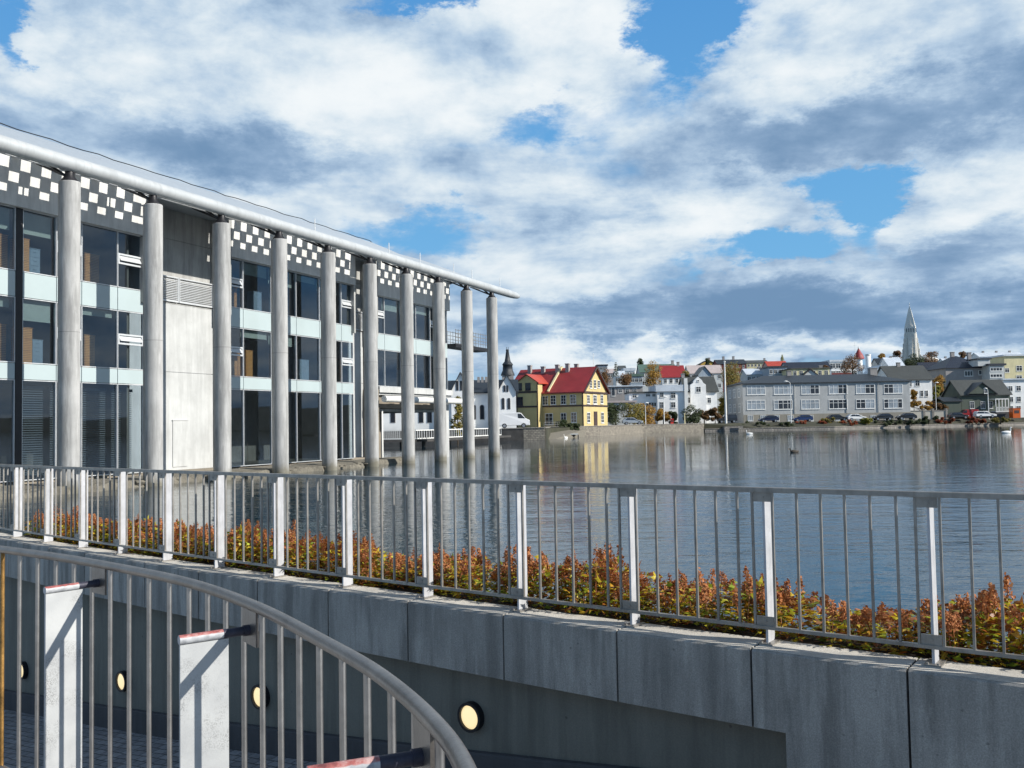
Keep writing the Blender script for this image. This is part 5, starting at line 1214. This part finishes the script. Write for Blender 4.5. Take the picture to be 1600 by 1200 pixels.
# ------------------------------------------------------------------ trees and bushes
T = [  # px, top, base, width, depth, leaves, label, kind, sparse
 (1020, 567, 603, 30, 262, 'leaf_orange', 'tall orange autumn tree in front of the dull green roof', 'round', 1.2),
 (1141, 569, 628, 44, 227, 'leaf_olive', 'big olive and yellow tree left of the long grey block', 'round', 1.8),
 (962, 564, 588, 10, 310, 'leaf_green', 'dark pointed conifer on the skyline right of the yellow house', 'conifer', .8),
 (977, 585, 604, 24, 235, 'leaf_brown', 'russet tree above the flat taupe house', 'round', .8),
 (945, 578, 600, 20, 225, 'leaf_brown', 'bare brownish tree touching the gable of the yellow house', 'round', .45),
 (1072, 580, 594, 16, 285, 'leaf_olive', 'olive tree right of the bright red roof', 'round', .7),
 (1222, 553, 568, 8, 440, 'leaf_yellow', 'small pointed yellow tree above the wide low red roof', 'conifer', .5),
 (1331, 556, 586, 40, 300, 'leaf_brown', 'wide thin brown tree in front of the red coned turret', 'round', .8),
 (1425, 554, 580, 40, 430, 'leaf_green', 'round dark green tree under the church tower', 'round', 1.5),
 (1455, 551, 576, 38, 470, 'leaf_brown', 'russet tree right below the church tower', 'round', 1.5),
 (1401, 549, 562, 16, 640, 'leaf_brown', 'small russet tree just left of the foot of the church tower', 'round', .6),
 (1503, 549, 560, 12, 520, 'leaf_brown', 'small russet tree on the skyline above the big grey villa', 'round', .5),
 (1378, 553, 566, 14, 480, 'leaf_orange', 'pale orange tree on the skyline above the slate roof', 'round', .5),
 (1466, 584, 612, 18, 232, 'leaf_orange', 'orange tree right of the white gable end', 'round', .9),
 (1473, 592, 622, 14, 240, 'leaf_green', 'dark green tree against the left wall of the big grey villa', 'round', .8),
 (1464, 602, 634, 15, 216, 'leaf_yellow', 'bright yellow tree behind the garden wall', 'round', 1.0),
 (1427, 607, 640, 13, 211, 'leaf_orange', 'narrow orange tree against the right end of the long grey block', 'round', .8),
 (1128, 618, 652, 14, 210, 'leaf_olive', 'slim olive tree squeezed beside the left wall of the long grey block', 'round', .7),
 (714, 614, 688, 20, 112, 'leaf_olive', 'thin yellowing tree standing between the columns by the footbridge', 'round', .35),
 (1290, 571, 577, 12, 340, 'leaf_brown', 'tiny brown tree at the right end of the dark blue roof', 'round', .4),
 (1105, 560, 574, 9, 380, 'leaf_green', 'small dark tree behind the ochre gable', 'round', .4),
 (1000, 560, 572, 10, 400, 'leaf_green', 'small dark tree on the skyline left of the dull green roof', 'round', .4),
]
for i, (px, yt, yb, w, Z, mt, lb, kd, spn) in enumerate(T):
    tree(px, yt, yb, w, Z, M[mt], lb, 100 + i, kd, sparse=spn, zb=(.9 if px == 714 else None))
BU = [
 (961, 630, 665, 30, 189, 'leaf_green', 'dark green bush against the right side of the yellow house'), (991, 629, 665, 32, 191, 'leaf_olive', 'large olive bush below the flat taupe house'), (1011, 632, 665, 30, 194, 'leaf_orange', 'large orange bush below the white wing'),
 (1036, 638, 657, 21, 196, 'leaf_orange', 'small orange bush in front of the white modern house'), (1052, 639, 666, 12, 194, 'leaf_green', 'narrow dark bush in front of the white modern house'), (1083, 633, 666, 27, 194, 'leaf_green', 'round dark bush below the shaped gable'),
 (1100, 639, 657, 22, 197, 'leaf_brown', 'russet bush right of the round dark bush'), (1117, 638, 657, 17, 197, 'leaf_brown', 'russet bush beside the parked jeep'), (1440, 627, 643, 40, 212, 'leaf_orange', 'orange hedge bush spilling over the left of the garden wall'), (1464, 627, 643, 28, 212, 'leaf_brown', 'russet hedge bush over the right of the garden wall'),
 (1297, 653, 664, 35, 195.5, 'leaf_olive', 'olive bush on the lake bank between the blue and the white car'), (1254, 658, 665, 30, 194.5, 'leaf_red', 'low red bush in front of the blue car'), (1284, 658, 665, 25, 194.5, 'leaf_red', 'low red bush left of the olive bank bush'), (1327, 657, 664, 32, 194.8, 'leaf_red', 'low red bush in front of the white car'), (1354, 654, 663, 22, 195.6, 'leaf_yellow', 'yellowish bush right of the white car'),
 (1451, 651, 662, 27, 199, 'leaf_green', 'dark green bush at the foot of the garden wall'), (1478, 653, 661, 32, 201, 'leaf_red', 'orange red bush left of the small black car'), (1526, 651, 661, 30, 202, 'leaf_red', 'orange red bush in front of the white estate car'), (1505, 649, 657, 50, 209, 'leaf_brown', 'wide russet hedge below the green house'),
 (876, 655, 669, 17, 143, 'leaf_green', 'green bush against the long wall of the yellow house'), (895, 662, 672, 22, 144, 'leaf_green', 'dark low bush at the corner of the yellow house'), (1180, 659, 667, 50, 193, 'leaf_green', 'dark low hedge on the bank below the navy car'), (1222, 660, 667, 50, 193, 'leaf_green', 'dark low hedge on the bank by the street lamp'),
 (1385, 657, 664, 50, 196.5, 'leaf_green', 'dark low hedge on the bank below the charcoal car'), (1420, 656, 663, 42, 197.5, 'leaf_green', 'dark low hedge on the bank below the last parked car of the row'), (1563, 653, 661, 27, 203.5, 'leaf_olive', 'olive bush on the bank left of the orange kiosk'),
]
for i, (px, yt, yb, w, Z, mt, lb) in enumerate(BU): tree(px, yt, yb, w, Z, M[mt], lb, 300 + i, 'round', 'bush', 'bushes on the far shore', sparse=1.5)

# ------------------------------------------------------------------ quays
def wallrun(name, label, pts, z1, mat, cap=None, th=.6):
    o = Vector((*pts[0], 0)); r = thing(name, o, 0, label, 'wall'); m = MB(); c = MB()
    for (a, b), (d, e) in zip(pts, pts[1:]):
        p, q = Vector((a, b, 0)), Vector((d, e, 0)); t_ = (q - p).normalized(); nn = Vector((-t_.y, t_.x, 0))
        m.obox(p - nn * .06 - UP * 2, q - p, nn * th, UP * (2 + z1)); c.obox(p - nn * .14 + UP * (z1 + .002), q - p, nn * (th + .12), UP * .13)
    m.build('wall_face', mat, r); c.build('coping', cap or M['stone_edge'], r)
X = lambda px, Z: aty(px, 680, Z).x
wallrun('quay_wall', 'dark basalt quay wall below the white houses', [(-60, 121.8), (X(818, 121.8), 121.8)], 1.5, M['quay_dark'])
wallrun('quay_wall', 'squared pale stone quay corner by the white van', [(X(818.2, 121.8), 121.8), (X(851, 121.8), 121.8), (5.3, 134.5)], 1.55, M['stone'])
wallrun('quay_wall', 'rough stone quay wall under the yellow house and bushes', [(X(904, 146), 146), (14, 149.7), (25.5, 182.7), (39, 189.7)], 1.55, M['stone'])
wallrun('bank_kerb', 'long low pale stone kerb along the right shore at the water line', [(39.2, 189.6), (66, 190.6), (115, 207.6), (300, 231)], .42, M['stone_edge'], th=.9)
m = MB(); a = X(1131, 189); b_ = X(1160, 189); r = thing('landing_step', Vector((a, 189, 0)), 0, 'pale stone landing with a dark opening at the foot of the tall flagpole', 'landing')
m.box(a, b_, 188.2, 191.5, -1, .95); m.build('block', M['stone_edge'], r); m = MB(); m.box(a + 1.2, a + 2.8, 188.12, 188.2, .1, .6); m.build('opening', M['pane'], r)
# stone slip between the quays, low jetty, terrace railing
MB().add([(4.5, 126, -.3), (11, 143, -.3), (11.6, 148, 1.2), (5.0, 137, 1.2)], [(0, 1, 2, 3)]).build('slipway', M['rubble'], kind='structure', fix=False)
r = thing('jetty', Vector((X(893, 140), 140, 0)), 0, 'small low pale jetty at the slip in front of the yellow house', 'jetty'); m = MB(); a = X(881, 139); m.box(a, X(903, 139), 138.5, 140.5, .42, .58); m.build('deck', M['palegrey'], r); m = MB()
for q in range(4): m.box(a + .1 + q * .65, a + .25 + q * .65, 138.7, 138.85, -1, .419)
m.build('pile', M['quay_dark'], r)
r = thing('terrace_railing', Vector((X(868, 136), 136, 1.5)), 0, 'grey grid railing on the terrace in front of the yellow house', 'railing'); m = MB()
xa, xb = X(851, 134), X(886, 144)
for z in (1.65, 2.0, 2.35): m.bar(Vector((xa, 135.5, z)), Vector((xb, 145.5, z)), .05, .05)
for q in range(13): f = q / 12; p = Vector((xa + (xb - xa) * f, 135.5 + 10 * f, 1.3)); m.bar(p, p + UP * 1.05, .05, .05)
m.build('rail_grid', M['steel'], r)
# white footbridge beyond the passage
Z = 96; r = thing('footbridge', Vector((X(690, Z), Z, .7)), 0, 'low footbridge with white slatted railing crossing behind the last columns', 'bridge'); x0, x1 = X(560, Z), X(782, 110)
def bl(f, z): return Vector((x0 + (x1 - x0) * f, Z + (118 - Z) * max(0, f - .45) / .55 * 1.0, z))
m = MB()
for i in range(12): m.bar(bl(i / 12, .62), bl((i + 1) / 12, .62), 2.6, .22)
m.build('deck', M['quay_dark'], r); m = MB()
for i in range(12):
    for z in (.84, 1.68): m.bar(bl(i / 12, z) + Vector((0, -1.2, 0)), bl((i + 1) / 12, z) + Vector((0, -1.2, 0)), .08, .1)
for i in range(73): p = bl(i / 72, .8) + Vector((0, -1.2, 0)); m.bar(p, p + UP * .85, .09, .06)
m.build('railing', M['white_paint'], r); m = MB()
for i in range(7): m.tube([bl(i / 6.5, -1.5), bl(i / 6.5, .5)], .2, 10)
m.build('pier', M['quay_dark'], r)

# ------------------------------------------------------------------ vehicles
def car_proto(name, body_mat, label, cat='car', kind='hatch', group=None):
    """built at the origin, length along x, nose to +x"""
    r = thing(name, (0, 0, 0), 0, label, cat, group); INVM = INV[r.name]
    Lh = {'hatch': 2.05, 'estate': 2.25, 'van': 2.15, 'jeep': 2.0}[kind]; W = .86
    if kind == 'van': pr = [(-Lh, .35), (-Lh, 1.85), (-Lh + .15, 2.05), (.75, 2.08), (1.0, 1.98), (1.65, 1.25), (2.1, 1.05), (Lh, .75), (Lh, .35)]
    elif kind == 'jeep': pr = [(-Lh, .42), (-Lh, 1.0), (-1.9, 1.72), (-1.7, 1.78), (.45, 1.78), (.95, 1.08), (1.85, 1.0), (Lh, .8), (Lh, .42)]
    elif kind == 'estate': pr = [(-Lh, .35), (-Lh, .9), (-2.05, 1.40), (-1.85, 1.5), (.2, 1.5), (.95, .98), (2.0, .82), (Lh, .6), (Lh, .35)]
    else: pr = [(-Lh, .33), (-Lh, .85), (-1.9, 1.0), (-1.35, 1.42), (-1.05, 1.47), (.2, 1.47), (.95, .96), (1.85, .8), (Lh, .58), (Lh, .33)]
    cy = [1 if z < 1.02 else .86 for _, z in pr]; n = len(pr); m = MB()
    va = [(x, -W * k, z) for (x, z), k in zip(pr, cy)]; vb = [(x, W * k, z) for (x, z), k in zip(pr, cy)]
    m.add(va + vb, [tuple(range(n)), tuple(range(2 * n - 1, n - 1, -1))] + [(i, i + n, (i + 1) % n + n, (i + 1) % n) for i in range(n)])
    body = m.build('body', body_mat, r)
    bv = body.modifiers.new('bevel', 'BEVEL'); bv.width = .07; bv.segments = 3; bv.limit_method = 'ANGLE'; bv.angle_limit = RAD(20)
    m = MB(); zt = max(z for _, z in pr); wb = 1.02 if kind != 'van' else 1.3
    if kind == 'van': sides = [(.55, wb), (1.5, wb), (.95, zt - .18), (.55, zt - .16)]
    else:
        xr = [p for p in pr if p[1] > 1.2]; sides = [(xr[0][0] - .12, wb), (.72, wb), (xr[-1][0] - .08, zt - .1), (xr[0][0] + .25, zt - .1)]
    for sg in (-1, 1):
        y0, y1 = W * .985 * sg, W * .868 * sg
        for (pa, pb, pc, pd) in ([sides] if kind == 'van' else [[sides[0], (-.42, wb), (-.42, zt - .1), sides[3]], [(-.34, wb), sides[1], sides[2], (-.34, zt - .1)]]):
            q = [Vector((p[0], (y0 if p[1] < 1.35 and p[1] == wb and kind != 'van' else y1) , p[1])) for p in (pa, pb, pc, pd)]
            m.slab(q, (0, .012 * sg, 0))
    i = [k for k in range(n - 1) if pr[k][1] == zt or pr[k][1] > 1.4][-1]; a, bq = pr[i], pr[i + 1]
    f0 = (a[0] + (bq[0] - a[0]) * .08, a[1] + (bq[1] - a[1]) * .08); f1 = (a[0] + (bq[0] - a[0]) * .92, a[1] + (bq[1] - a[1]) * .92)
    m.slab([(f0[0], -.66, f0[1]), (f0[0], .66, f0[1]), (f1[0], .74, f1[1]), (f1[0], -.74, f1[1])], (.03, 0, .03)); m.build('window', M['pane'], r)
    for wx in (-1.28, 1.30):
        for sg in (-1, 1):
            m = MB(); m.tube([(wx, sg * .66, .32), (wx, sg * .885, .32)], .32, 18); w = m.build('wheel', M['tyre'], r); m = MB(); m.tube([(wx, sg * .886, .32), (wx, sg * .897, .32)], .2, 14); m.build('rim', M['rim'], w)
    for sg in (-1, 1):
        m = MB(); m.box(Lh - .12, Lh + .015, sg * .62 - .16, sg * .62 + .16, .60, .74); m.build('headlight', M['headlight'], r)
        m = MB(); m.box(-Lh - .012, -Lh + .05, sg * .66 - .12, sg * .66 + .12, .66, .84); m.build('tail_light', M['red_paint'], r)
    return r
def put(r, px, Z, z, rz): p = aty(px, 660, Z); r.location = (p.x, Z, z); r.rotation_euler = (0, 0, rz)
def car_copy(src, name, mat, label):
    c = copy_tree(src); c.name = name; c['label'] = label
    for ch_ in c.children:
        if ch_.name.startswith('body'): ch_.material_slots[0].link = 'OBJECT'; ch_.material_slots[0].material = mat
    return c
gcar = 'cars parked along the far shore'
base = car_proto('parked_car', M['car_navy'], 'dark navy hatchback parked below the first windows of the long grey block', group=gcar)
cl = [(1254, 198.2, M['car_blue'], 'blue hatchback parked right of the street lamp', math.pi), (1338, 198.6, M['car_white'], 'pale hatchback parked in the middle of the long grey block', 0), (1379, 199.4, M['car_dark'], 'charcoal hatchback parked under the fifth window column of the long grey block', math.pi), (1416, 200.2, M['car_dark'], 'dark hatchback at the right end of the row, beside the garden wall', math.pi), (1308, 199, M['car_dark'], 'dark hatchback half hidden behind the olive bank bush', 0), (1497, 204.5, M['car_dark'], 'small black hatchback parked below the green house', 0)]
for px, Z, mt, lb, rz in cl: put(car_copy(base, 'parked_car', mt, lb), px, Z, 1.62, rz)
put(base, 1201, 198, 1.62, math.pi)
e = car_proto('parked_car', M['car_white'], 'white estate car parked in front of the green house', kind='estate', group=gcar); put(e, 1539, 206, 1.75, 0)
e = car_proto('parked_van', M['car_red'], 'red van parked left of the white estate car', 'van', 'van', gcar); put(e, 1513, 210, 1.62, math.pi)
e = car_proto('parked_jeep', M['car_dark'], 'dark jeep parked at the foot of the tall flagpole', 'car', 'jeep', gcar); put(e, 1136, 194.5, 1.62, math.pi)
e = car_proto('parked_van', M['car_white'], 'white van parked on the quay by the white houses', 'van', 'van'); put(e, 803, 125.5, 1.62, 0)
e = car_copy(base, 'parked_car', M['car_silver'], 'silver car half hidden behind the stone quay right of the yellow house'); put(e, 988, 187.5, 1.62, 0)
# ------------------------------------------------------------------ poles, lamps, small things
def pole(name, label, cat, px, yt, yb, Z, r0, mat, lamp=None, group=None):
    p = aty(px, yb, Z); zt = aty(px, yt, Z).z; z0 = min(p.z, 1.62); o = Vector((p.x, Z, z0)); r = thing(name, o, 0, label, cat, group)
    MB().tube([o - UP * .2, Vector((p.x, Z, zt))], [r0, r0 * .6], 10).build('pole', mat, r)
    if lamp is not None:
        q = Vector((p.x, Z, zt)); e = q + Vector((lamp, 0, .35)); MB().tube([q - UP * .05, q + Vector((lamp * .4, 0, .28)), e], .05, 8).build('arm', mat, r)
        m = MB(); m.lathe(e, [(.1, -.12), (.3, -.1), (.26, .02), (.08, .1)], 12, sx=1.5); m.build('lamp_head', M['white_paint'], r)
    else: MB().lathe(Vector((p.x, Z, zt)), [(r0 * .6, 0), (r0 * 1.1, .08), (r0 * 1.1, .2), (.02, .3)], 10).build('finial', mat, r)
gl = 'street lamps on the far shore'
pole('flagpole', 'tall white flagpole standing left of the long grey block', 'flagpole', 1134.5, 566, 661, 192.5, .24, M['white_paint'])
pole('street_lamp', 'street lamp with left pointing head in front of the long grey block', 'lamp', 1236.5, 598, 665, 194, .10, M['white_paint'], -.9, gl)
pole('street_lamp', 'street lamp in front of the green house gable', 'lamp', 1545, 609, 652, 208, .11, M['white_paint'], -.5, gl)
pole('street_lamp', 'lamp post in front of the white modern house', 'lamp', 1038, 623, 668, 190, .11, M['white_paint'], .4, gl)
pole('street_lamp', 'short lamp post among the olive and orange bushes', 'lamp', 1009, 632, 664, 188, .08, M['white_paint'], .3, gl)
pole('street_lamp', 'lamp standing between the orange and yellow trees behind the garden wall', 'lamp', 1463, 600, 640, 209, .08, M['white_paint'], .3, gl)
pole('marker_post', 'short yellowish post on the shore below the shaped gable', 'post', 1070, 648, 667, 190.5, .14, M['cream'])
def kiosk(px, Z, w, h, mat, name, label, cat, z=1.6):
    p = aty(px, 650, Z); r = thing(name, Vector((p.x, Z, z)), 0, label, cat); x = p.x
    m = MB(); m.box(x - w / 2, x + w / 2, Z, Z + w, z, z + h); m.build('body', mat, r); m = MB(); m.box(x - w / 2 - .08, x + w / 2 + .08, Z - .08, Z + w + .08, z + h + .002, z + h + .12); m.build('lid', mat, r)
    m = MB(); m.box(x - w * .32, x + w * .32, Z - .03, Z - .001, z + h * .5, z + h * .82); m.build('panel', M['trim'], r)
kiosk(1589, 208, 1.7, 2.1, M['orange_paint'], 'kiosk', 'small bright orange kiosk at the right end of the far shore', 'kiosk')
kiosk(1050, 190.8, .55, 1.0, M['red_paint'], 'litter_bin', 'small red bin on the far quay below the white modern house', 'bin')
# birds
def bird(px, py, L, mat, name, label, cat, rz, group='birds on the lake', neck=True):
    p = atz(px, py, 0); r = thing(name, p, rz, label, cat, group); R3 = Matrix.Rotation(rz, 3, 'Z'); T3 = lambda q: p + R3 @ Vector(q)
    m = MB(); pts = [(-.55, .16, .02), (-.42, .12, .10), (-.2, .07, .19), (.05, .07, .21), (.28, .09, .17), (.40, .12, .09), (.43, .13, .02)]
    m.tube([T3((x * L, 0, z * L)) for x, z, _ in pts], [rr * L for *_, rr in pts], 14); h = .42 if neck else .2
    m.tube([T3((.34 * L, 0, .12 * L)), T3((.43 * L, 0, .2 * L + h * .3 * L)), T3((.40 * L, 0, .2 * L + h * .8 * L)), T3((.47 * L, 0, .2 * L + h * L)), T3((.56 * L, 0, .17 * L + h * L))], [.08 * L, .055 * L, .05 * L, .07 * L, .03 * L], 10)
    m.build('body', mat, r); MB().tube([T3((.54 * L, 0, .175 * L + h * L)), T3((.68 * L, 0, .14 * L + h * L))], [.03 * L, .008 * L], 8).build('beak', M['beak'], r)
bird(1573, 677, 1.15, M['feather_white'], 'swan', 'white swan swimming near the right shore', 'swan', 0)
bird(1171, 678.5, 1.0, M['feather_white'], 'swan', 'white swan on the water in front of the left end of the long grey block', 'swan', 3.0)
bird(1241, 707, .62, M['feather_dark'], 'duck', 'dark duck swimming out in the middle of the lake', 'duck', 3.3, neck=False)
for i, (px, mt, c_) in enumerate(((858, 'feather_dark', 'dark duck leftmost by the slip'), (866, 'feather_dark', 'dark duck second from the left by the slip'), (874, 'feather_white', 'white swan in the middle of the birds by the slip'), (884, 'feather_white', 'white swan rightmost of the birds by the slip'))):
    bird(px, 684.5, .8, M[mt], 'duck' if 'duck' in c_ else 'swan', c_, 'duck' if 'duck' in c_ else 'swan', i * 1.3, neck=mt == 'feather_white')
